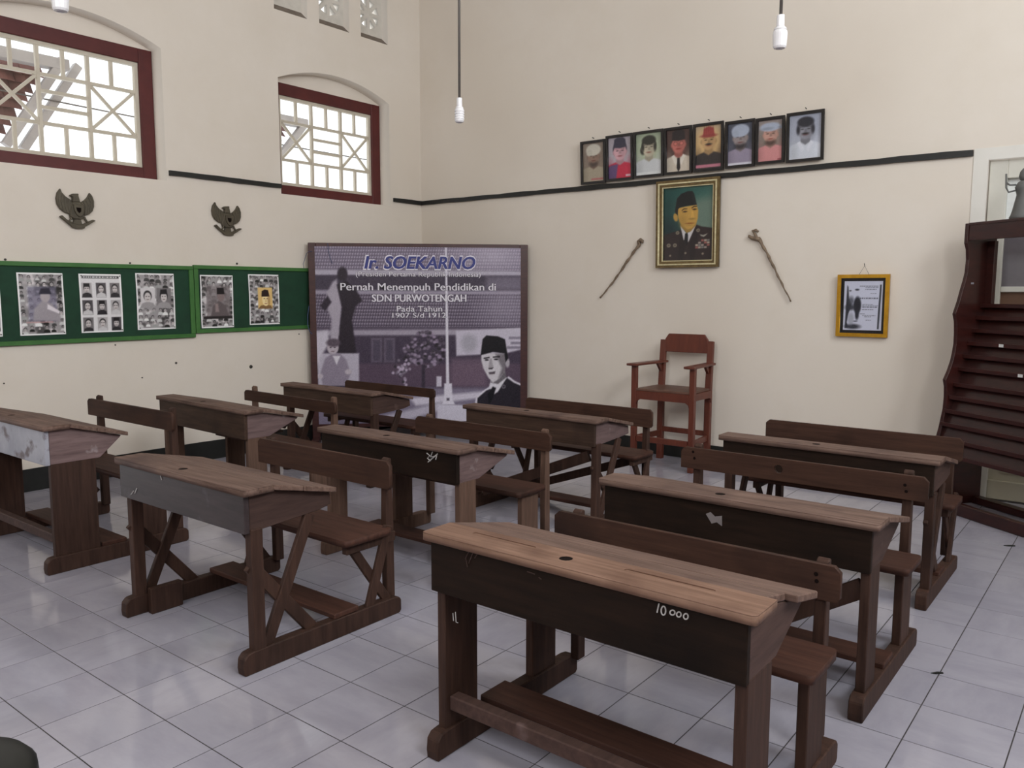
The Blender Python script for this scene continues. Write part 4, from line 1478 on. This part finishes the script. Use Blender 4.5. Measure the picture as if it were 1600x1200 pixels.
POST = [((-4.290, -3.964, 1.190, 1.660), 'collage poster in cool grey tones, second from the left on the green boards', 0),
        ((-3.845, -3.512, 1.194, 1.659), 'white poster with a grid of nine portrait photographs on the long green board', 1),
        ((-3.390, -3.055, 1.202, 1.672), 'collage poster with two larger faces at the right end of the long green board', 2),
        ((-2.810, -2.487, 1.196, 1.667), 'collage poster with a big dark figure, on the left of the shorter green board', 3),
        ((-2.318, -1.984, 1.210, 1.681), 'collage poster with a sepia portrait at its middle, beside the banner', 4),
        ((-4.745, -4.408, 1.190, 1.662), 'collage poster on the long green board, cut by the left picture edge', 5)]
for (ya, yb, za, zb), lab, k in POST:
    root = thing('photo_poster', lab, 'poster', (0, ya, za), R(90), 'photo posters pinned on the green boards')
    w, h = yb - ya, zb - za
    ph = random.uniform(0, 6)

    def wp(X, Z, ph=ph, h=h):
        return .006 + .003 * np.sin(Z / h * 5 + ph) + .002 * np.sin(X * 14 + ph)
    link('paper_print', print_mesh(0, w, 0, h, -.0175, poster_fn(k, 0, w, 0, h), 84, 118, warp=wp), root)
    for px_, pz_ in ((.015, h - .015), (w - .015, h - .015), (.015, .015), (w - .015, .015)):
        MB().lathe([(0, 0), (.005, .001), (.005, .004), (0, .005)], 6).build('pin', 'nail_metal', root).matrix_local = Matrix.Translation((px_, -.03, pz_)) @ Matrix.Rotation(R(90), 4, 'X')

# nails left in the plaster
for (u, v, rr_) in ((8, 405.5, .009), (203, 411, .008), (370, 412, .01), (275, 567, .010), (392, 573, .018), (222, 590, .006), (6, 599, .006), (180, 539, .006), (467, 522, .006)):
    p = at(u, v, 'x', 0)
    n_ = MB().lathe([(0, 0), (rr_, 0), (rr_ * .9, .006), (0, .008)], 8).build('wall_nail', 'nail_metal')
    n_.matrix_world = Matrix.Translation((.0, p[1], p[2])) @ Matrix.Rotation(R(90), 4, 'Y')
    tag(n_, {(8): 'nail in the wall above the cut-off poster at the left edge', 203: 'nail above the long green board, below the near eagle', 370: 'nail above the shorter green board, below the far eagle',
             275: 'small screw stub in the wall above the left column desks', 392: 'largest round plug in the wall left of the banner', 222: 'small dark plug low on the wall above the brown left desk',
             6: 'small dark speck nail low on the wall at the left edge', 180: 'small nail just below the long green board', 467: 'small nail just below the shorter green board by the banner'}[u], 'nail', 'nails in the left wall')

# ================================================================== BANNER ACROSS THE CORNER
BA, BB = np.array([.075, -1.67, 0]), np.array([1.585, -.075, 0])
BT = (BB - BA) / np.linalg.norm(BB - BA)
BLEN = float(np.linalg.norm(BB - BA))
BN = np.array([BT[1], -BT[0], 0])
ban = thing('banner', 'large framed printed photo banner with lettering standing across the room corner', 'banner', tuple(BA), math.atan2(BT[1], BT[0]))
BZ0, BZ1 = .20, 2.0


def bl(u, v):
    p = at_plane(u, v, BA, BN)
    return float((p - BA) @ BT), float(p[2])


FB = .075
MB().box(0, FB, 0, .045, .0, BZ1).build('frame_post', 'banner_frame', ban, .004)
MB().box(BLEN - FB * 1.1, BLEN, 0, .045, .0, BZ1).build('frame_post', 'banner_frame', ban, .004)
MB().box(FB, BLEN - FB * 1.1, .002, .043, BZ1 - .045, BZ1).build('frame_rail', 'banner_frame', ban, .004)
MB().box(FB, BLEN - FB * 1.1, .002, .043, .15, .22).build('frame_rail', 'banner_frame', ban, .004)
for xx in (0.0, BLEN - FB * 1.1):
    MB().box(xx, xx + FB, -.16, .07, 0, .05).build('foot', 'banner_frame', ban, .004)


def banner_fn(X, Z):
    P = BA + X[..., None] * BT + Z[..., None] * np.array([0, 0, 1.0])
    u, v = px_of(P.reshape(-1, 3))
    u, v = u.reshape(X.shape), v.reshape(X.shape)
    cv = Canvas(u, v, (92, 82, 100))
    S = 2.2

    def tilefield(mask, c1, c2):
        rows = v * 1.0
        pat = .5 + .5 * np.sin(u * 1.55 + np.floor(rows / 5.2) * 1.6) * .6 + .5 * np.sin(rows / 5.2 * 2 * math.pi) * .6
        cv.grad(mask * np.clip(pat, 0, 1), c1)
        cv.grad(mask * np.clip(1 - pat, 0, 1), c2)
    # upper roof
    m1 = ((v < 421 + (u - 490) * .006)).astype(float)
    tilefield(m1, (168, 156, 178), (112, 100, 122))
    cv.ell(770, 400, 50, 22, (186, 176, 196), 40, op=.6)
    cv.poly([(488, 421), (815, 424), (815, 431), (488, 430)], (170, 162, 180), 3)
    cv.poly([(488, 430), (815, 431), (815, 455), (488, 454)], (74, 64, 82), 4)
    cv.poly([(760, 432), (815, 432), (815, 452), (760, 450)], (120, 110, 130), 8, .7)
    cv.poly([(488, 453), (815, 455), (815, 461), (488, 460)], (150, 140, 160), 4)
    m2 = ((v > 459) & (v < 511)).astype(float)
    tilefield(m2, (150, 138, 158), (84, 72, 92))
    cv.ell(790, 480, 40, 30, (160, 150, 170), 40, op=.5)
    # eaves, dark verandah
    cv.poly([(488, 511), (815, 511), (815, 518), (488, 518)], (92, 80, 100), 3)
    cv.poly([(488, 516), (815, 514), (815, 524), (488, 525)], (156, 146, 164), 4)
    cv.poly([(488, 525), (815, 524), (815, 612), (488, 612)], (74, 62, 82), 5)
    for x0 in (580, 600):
        cv.rect(x0, 528, x0 + 17, 566, (104, 92, 112), 3)
        cv.rect(x0 + 3, 531, x0 + 14, 564, (84, 74, 94), 3)
    cv.rect(556, 568, 815, 604, (96, 76, 96), 5, .8)
    cv.rect(705, 560, 760, 604, (120, 96, 116), 8, .7)
    # ground
    cv.poly([(560, 612), (640, 606), (815, 606), (815, 670), (480, 670), (500, 640)], (124, 114, 138), 6)
    cv.poly([(640, 622), (815, 606), (815, 614), (650, 634)], (196, 188, 206), 5)
    cv.poly([(600, 650), (690, 628), (690, 640), (620, 662)], (180, 172, 192), 6)
    # tree and shrubs
    rng = np.random.default_rng(4)
    for k in range(150):
        a, r_ = rng.uniform(0, 6.28), rng.uniform(0, 1) ** .5
        g = rng.choice([54, 70, 96, 126, 150])
        cv.ell(664 + 33 * r_ * math.cos(a), 546 + 28 * r_ * math.sin(a), 2.6, 2.2, (g, g * .88, g * 1.06), 2)
    cv.rect(659, 570, 664, 606, (64, 54, 70), 2)
    for k in range(40):
        g = rng.choice([60, 120, 150, 176])
        cv.ell(630 + rng.normal() * 5, 583 + rng.normal() * 9, 2.2, 2.2, (g, g * .9, g * 1.05), 2)
    # white sign board behind the portrait
    cv.poly([(712, 517), (815, 512), (815, 546), (790, 552), (713, 556)], (186, 178, 196), 3)
    cv.ell(733, 536, 12, 14, (150, 146, 160), 8, op=.7)
    for (a, b, c) in ((795, 528, 814), (798, 536, 814), (792, 543, 814)):
        cv.rect(a, b - 2, c, b + 2, (120, 112, 132), 2, .8)
    # flag pole with plinth
    cv.poly([(695.4, 386), (698, 386), (702, 602), (697, 602)], (206, 200, 214), 1.6)
    cv.poly([(682, 588), (690, 588), (690, 604), (682, 604)], (190, 182, 200), 2)
    cv.poly([(694, 599), (706, 599), (707, 624), (711, 632), (690, 632), (694, 624)], (206, 200, 216), 2)
    cv.poly([(684, 632), (736, 633), (736, 660), (682, 660)], (196, 190, 208), 3)
    cv.rect(698, 622, 702, 626, (80, 70, 90), 2)
    # statue silhouette at the left
    cv.poly([(512, 455), (520, 440), (526, 436), (530, 458), (534, 478), (530, 520), (528, 545), (516, 530), (518, 500), (508, 472)], (166, 156, 172), 4)
    cv.poly([(500, 478), (512, 462), (518, 472), (508, 486)], (56, 46, 60), 3)
    cv.ell(535, 428, 8, 11, (56, 46, 58), 3)
    cv.poly([(526, 445), (540, 438), (556, 452), (566, 470), (556, 478), (550, 500), (556, 545), (558, 575), (526, 575), (530, 520), (534, 480)], (52, 42, 54), 3)
    # child in a pale jacket, light square behind
    cv.poly([(497, 552), (561, 552), (561, 602), (497, 602)], (176, 168, 186), 3)
    cv.poly([(488, 520), (512, 516), (515, 536), (500, 560), (493, 600), (488, 600)], (190, 182, 198), 5)
    cv.poly([(505, 602), (500, 586), (508, 560), (518, 553), (532, 553), (541, 562), (548, 584), (540, 602)], (140, 128, 148), 3)
    cv.poly([(520, 556), (526, 570), (532, 556)], (206, 200, 212), 2)
    cv.ell(520, 543, 9, 10.5, (178, 166, 178), 2)
    cv.ell(521, 535.5, 11, 6.5, (96, 82, 96), 3)
    for sx in (516.5, 523):
        cv.ell(sx, 543, 1.5, .9, (70, 58, 70), 1)
    cv.ell(520, 549, 2.5, .8, (120, 96, 106), 1)
    cv.ell(500, 588, 5, 4, (180, 168, 180), 2)
    cv.ell(544, 581, 5, 4, (180, 168, 180), 2)
    # man in cap and uniform, lower right
    ol = (206, 200, 214)
    cv.poly([(741, 634), (744, 620), (757, 609), (768, 602), (780, 598), (795, 588), (804, 595), (815, 600), (815, 650), (741, 650)], ol, 2)
    cv.poly([(744, 660), (746, 622), (760, 610), (770, 606), (786, 596), (792, 590), (803, 598), (815, 603), (815, 660)], (46, 40, 52), 2)
    cv.poly([(764, 604), (767, 594), (788, 588), (792, 590), (778, 612), (772, 616)], (206, 202, 212), 2)
    cv.poly([(770, 604), (775, 606), (770, 622), (764, 632), (762, 616)], (26, 22, 32), 2)
    cv.poly([(767, 598), (767, 588), (790, 580), (791, 590), (778, 600)], (110, 104, 112), 2)
    cv.poly([(752, 552), (789, 552), (790, 565), (788, 582), (780, 592), (770, 598), (763, 590), (755, 575), (752, 563)], (196, 190, 198), 2)
    cv.poly([(774, 553), (790, 552), (792, 566), (788, 584), (778, 593), (784, 575)], (104, 96, 104), 4, .8)
    cv.ell(793, 567, 3.2, 7, (170, 162, 172), 2)
    cv.poly([(755.5, 559), (765, 557.5), (765, 559.5), (756, 561)], (40, 34, 42), 1.2)
    cv.poly([(770, 557), (781, 556), (781, 558.5), (770, 559)], (40, 34, 42), 1.2)
    cv.ell(760.5, 562.5, 3, 1.3, (44, 38, 46), 1.2)
    cv.ell(775, 561.5, 3, 1.3, (44, 38, 46), 1.2)
    cv.poly([(765, 560), (768, 560), (771, 574), (763, 575)], (160, 152, 160), 2)
    cv.poly([(763, 575), (771, 574), (769, 577), (764, 577)], (70, 62, 70), 1.4)
    cv.poly([(763, 582), (774, 580), (773, 584.5), (765, 585)], (92, 80, 90), 1.4)
    cv.poly([(751, 555), (754, 530), (760, 524), (778, 525.5), (789, 530), (794, 560), (790, 566), (788, 552), (770, 550)], (30, 26, 34), 1.8)
    cv.ell(787, 604, 3.2, 3.2, (110, 104, 116), 1.5)
    cv.ell(787, 604, 1.6, 1.6, (60, 54, 64), 1.5)
    cv.noise(5)
    g = cv.C.mean(-1, keepdims=True)
    C = (cv.C - g) * .75 + g
    return (C - 110) * 1.18 + 112


link('vinyl_print', print_mesh(FB - .01, BLEN - FB, .19, BZ1 - .035, -.0015, banner_fn, 330, 270, mat='vinyl_print'), ban)


def banner_text(body, u0, v0, u1, v1, fill, edge, shear=0.0, off=.0, g=.010, bold=0.0):
    x0, zb = bl(u0, v1)
    x1 = bl(u1, v1)[0]
    z1 = bl((u0 + u1) / 2, v0)[1]
    z0 = bl((u0 + u1) / 2, v1)[1]
    e_ = link('lettering', text_mesh(body, x0, x1, z0, z1, -.003, edge, shear, off + .028, g), ban)
    f_ = link('lettering', text_mesh(body, x0, x1, z0, z1, -.0042, fill, shear, off), ban)
    if bold:
        link('lettering', text_mesh(body, x0 + bold, x1 + bold, z0, z1, -.0046, fill, shear, off), ban)
    return f_


banner_text('Ir. SOEKARNO', 569, 400.5, 742, 420.5, 'ink_blue', 'ink_white', .22, .014, .013, .006)
banner_text('(Presiden Pertama Republik Indonesia)', 556, 424.5, 751, 434.5, 'ink_white', 'ink_dark', 0, .004, .002)
banner_text('Pernah Menempuh Pendidikan di', 532, 442.5, 774, 457.5, 'ink_white', 'ink_dark', 0, -.006, .003, .005)
banner_text('SDN', 581, 460, 611, 471.5, 'ink_white', 'ink_dark', 0, .0, .003, .005)
banner_text('PURWOTENGAH', 617, 460, 728, 471.5, 'ink_white', 'ink_dark', 0, .0, .003, .005)
banner_text('Pada Tahun', 620, 478, 691, 487, 'ink_white', 'ink_dark', 0, .008, .003)
banner_text('1907 S/d 1912', 613, 488.5, 697, 496.5, 'ink_white', 'ink_dark', 0, .008, .003)
x0_, z0_ = bl(775, 524.5); x1_, z1_ = bl(811, 513)
lt_ = link('lettering', text_mesh('Ir. SOE', x0_, x1_, z0_, z1_, -.003, 'ink_grey', .2, .0), ban)
lt_['kind'] = 'stuff'

# loose blue cord on the left post of the banner
pts = [bl(u, v) for u, v in [(512, 380), (513, 392), (516, 404), (519, 412)]]
MB().tube([(x, -.006, z) for x, z in pts], .0028, 5).build('loose_cord', 'wire_blue', ban, smooth=True)
pts = [bl(u, v) for u, v in [(488, 393), (483, 393), (479, 396), (477, 403), (474, 412), (475, 420)]]
MB().tube([(x, -.01, z) for x, z in pts], .0025, 5).build('loose_cord', 'wire_blue', ban, smooth=True)
pts = [bl(u, v) for u, v in [(483, 478), (481, 492), (481, 508), (484, 518), (488, 522)]]
MB().tube([(x, -.012, z) for x, z in pts], .004, 5).build('loose_cord', 'wire_blue', ban, smooth=True)

# ================================================================== RED-BROWN DISPLAY RACK BEFORE THE DOOR
RB = np.array([5.75, -.08, 0])
rdir = np.array([.809, -.588])
rack = thing('display_rack', 'dark red-brown display rack with stepped ledges and curved side board by the door', 'display rack', (RB[0], RB[1], 0), math.atan2(rdir[1], rdir[0]))
# local: x along the rack, front is -y. profile given as (forward, z)
prof = [(.278, 2.0), (.279, 1.90), (.279, 1.865), (.262, 1.82), (.255, 1.75), (.260, 1.66), (.274, 1.60), (.288, 1.553), (.312, 1.46), (.342, 1.372), (.326, 1.32), (.319, 1.24),
        (.318, 1.16), (.326, 1.10), (.338, 1.04), (.362, .97), (.391, .908), (.378, .86), (.373, .784), (.377, .70), (.388, .64), (.402, .57), (.42, .50), (.45, .40), (.47, .30), (.47, .10), (.47, 0),
        (.02, 0), (.02, 2.0)]
RWID = 1.35
side = [(-a, z) for a, z in prof]
for xx in (0.0, RWID - .03):
    MB().poly_prism(side, 'x', xx, xx + .03).build('side_board', 'rack_wood', rack, .002)
# head board and frame of the open top
MB().box(.03, RWID - .03, -.272, -.247, 1.88, 2.0).build('head_board', 'rack_wood', rack, .003)
MB().box(.03, RWID - .03, -.278, -.02, 1.985, 2.003).build('top_board', 'rack_wood', rack, .002)
MB().box(.03, .09, -.10, -.07, 1.43, 1.88).build('inner_stile', 'rack_wood', rack, .002)
MB().box(RWID - .09, RWID - .03, -.10, -.07, 1.43, 1.88).build('inner_stile', 'rack_wood', rack, .002)
# stepped ledges with sloping boards between them
zs = [1.43, 1.345, 1.255, 1.165, 1.075, .985, .875, .785, .69, .60, .50, .40]
for k in range(len(zs)):
    z = zs[k]
    fwd = .10 + (1.43 - z) * .345
    MB().box(.03, RWID - .03, -fwd - .03, -fwd + .05, z - .012, z).build('ledge', 'rack_wood', rack, .003)
    MB().box(.03, RWID - .03, -fwd - .036, -fwd - .028, z - .014, z + .014).build('lip', 'rack_wood', rack, .002)
    if k + 1 < len(zs):
        z2 = zs[k + 1]
        f2 = .10 + (1.43 - z2) * .345
        o = [(-fwd + .02, z - .012), (-fwd + .03, z - .012), (-f2 + .03, z2), (-f2 + .02, z2)]
        MB().poly_prism(o, 'x', .03, RWID - .03).build('back_board', 'rack_wood', rack)
    for (xx, sh) in ((.30, 3), (.52, 5)):
        if k == sh:
            MB().box(xx, xx + .035, -fwd - .0385, -fwd - .036, z - .01, z + .01).build('paper_tag', 'paper', rack)
MB().box(-.15, RWID + .05, -.475, -.43, 0, .085).build('base_board', 'rack_wood', rack, .006)
MB().box(.03, RWID - .03, -.10, -.02, 0, .05).build('base_board', 'rack_wood', rack, .006)
# pale chip on the inner face of the side board
MB().box(.0301, .0306, -.225, -.20, 1.58, 1.592).build('chip', 'pale_sheen_and_chip', rack)

# small statue on the rack
sp_ = at_plane(1597, 345, RB + np.array([0, 0, 0]) + np.array([-.588, -.809, 0]) * .16, np.array([-.588, -.809, 0]))
stt = thing('figurine', 'small grey figurine standing on top of the red-brown rack', 'figurine', (float(sp_[0]), float(sp_[1]), 2.0032))
MB().lathe([(0, 0), (.075, 0), (.078, .015), (.07, .03), (.062, .06), (.05, .12), (.042, .16), (.05, .19), (.055, .21), (.04, .24), (.026, .25), (0, .255)], 14).build('body', 'statue_grey', stt, smooth=True)
MB().lathe([(0, .245), (.028, .255), (.036, .28), (.03, .31), (.015, .33), (0, .335)], 12).build('head', 'statue_grey', stt, smooth=True)
MB().tube([(-.04, -.02, .19), (-.085, -.03, .18), (-.10, -.03, .21), (-.105, -.03, .30)], .006, 6).build('raised_arm', 'statue_grey', stt, smooth=True)
MB().tube([(-.045, -.02, .225), (-.08, -.03, .225), (-.098, -.03, .24)], .006, 6).build('raised_arm', 'statue_grey', stt, smooth=True)

# ================================================================== HANGING LAMP HOLDERS
def pendant(label, u, v, zb, ridged):
    p = at(u, v, 'z', zb)
    root = thing('pendant_lamp', label, 'lamp', (float(p[0]), float(p[1]), zb), 0, 'bare lamps hanging on cords')
    MB().tube([(0, 0, .12), (.003, 0, .8), (0, .003, 1.7), (0, 0, ROOM_Z - zb)], .0065, 8).build('cord', 'cord_grey', root, smooth=True)
    MB().lathe([(0, .126), (.014, .125), (.015, .082), (.017, .08)], 16).build('collar', 'porcelain', root, smooth=False)
    if ridged:
        prof = [(.017, .082), (.02, .078), (.022, .068), (.024, .066)]
        z = .062
        for k in range(4):
            prof += [(.0255, z), (.0255, z - .006), (.0235, z - .008), (.0235, z - .0105)]
            z -= .0125
        prof += [(.025, z), (.02, .003), (.012, 0), (0, 0)]
    else:
        prof = [(.017, .082), (.022, .078), (.024, .072), (.0215, .070), (.026, .066), (.0275, .058), (.0275, .05), (.025, .01), (.021, .003), (.012, .001), (.011, .006), (0, .007)]
    MB().lathe(prof, 18).build('socket', 'porcelain', root, smooth=False)
    return root


pendant('ridged white lamp holder on a dark cord in front of the room corner', 718, 192, 2.40, True)
pendant('smooth white lamp holder on a dark cord above the right-hand wall', 1218, 77, 2.45, False)
pendant('white lamp holder end hanging before the near lattice window at top left', 95, 19, 2.45, False)

# ================================================================== SMALL THINGS
# round black stool whose padded seat just enters the lower left corner
sx_, sy_ = 4.60, -6.225
stl = thing('stool', 'black round padded stool seat at the lower left picture corner', 'stool', (float(sx_), float(sy_), 0))
MB().lathe([(0, .36), (.15, .36), (.165, .37), (.172, .395), (.17, .418), (.155, .436), (.12, .446), (0, .452)], 32).build('seat', 'black_plastic', stl, smooth=True)
for k in range(4):
    a = R(45 + 90 * k)
    MB().tube([(.13 * math.cos(a), .13 * math.sin(a), .385), (.17 * math.cos(a), .17 * math.sin(a), 0)], .012, 8).build('leg', 'nail_metal', stl, smooth=True)

# dark scraps on the tiles at the right
for (u, v, s_, lab) in ((1577, 853, .035, 'black scrap on the floor tiles near the rack base'), (1464, 1052, .026, 'small dark leaf scrap on the tiles beside the near right bench')):
    p = at(u, v, 'z', 0)
    g = MB()
    g.poly_prism([(-s_, -s_ * .2), (-s_ * .2, -s_ * .35), (s_ * .9, -s_ * .15), (s_, s_ * .2), (s_ * .1, s_ * .3)], 'z', .0006, .004)
    o = g.build('floor_scrap', 'black_plastic')
    o.location = (float(p[0]), float(p[1]), 0)
    o.rotation_euler = (0, 0, random.uniform(.3, .7))
    tag(o, lab, 'scrap')
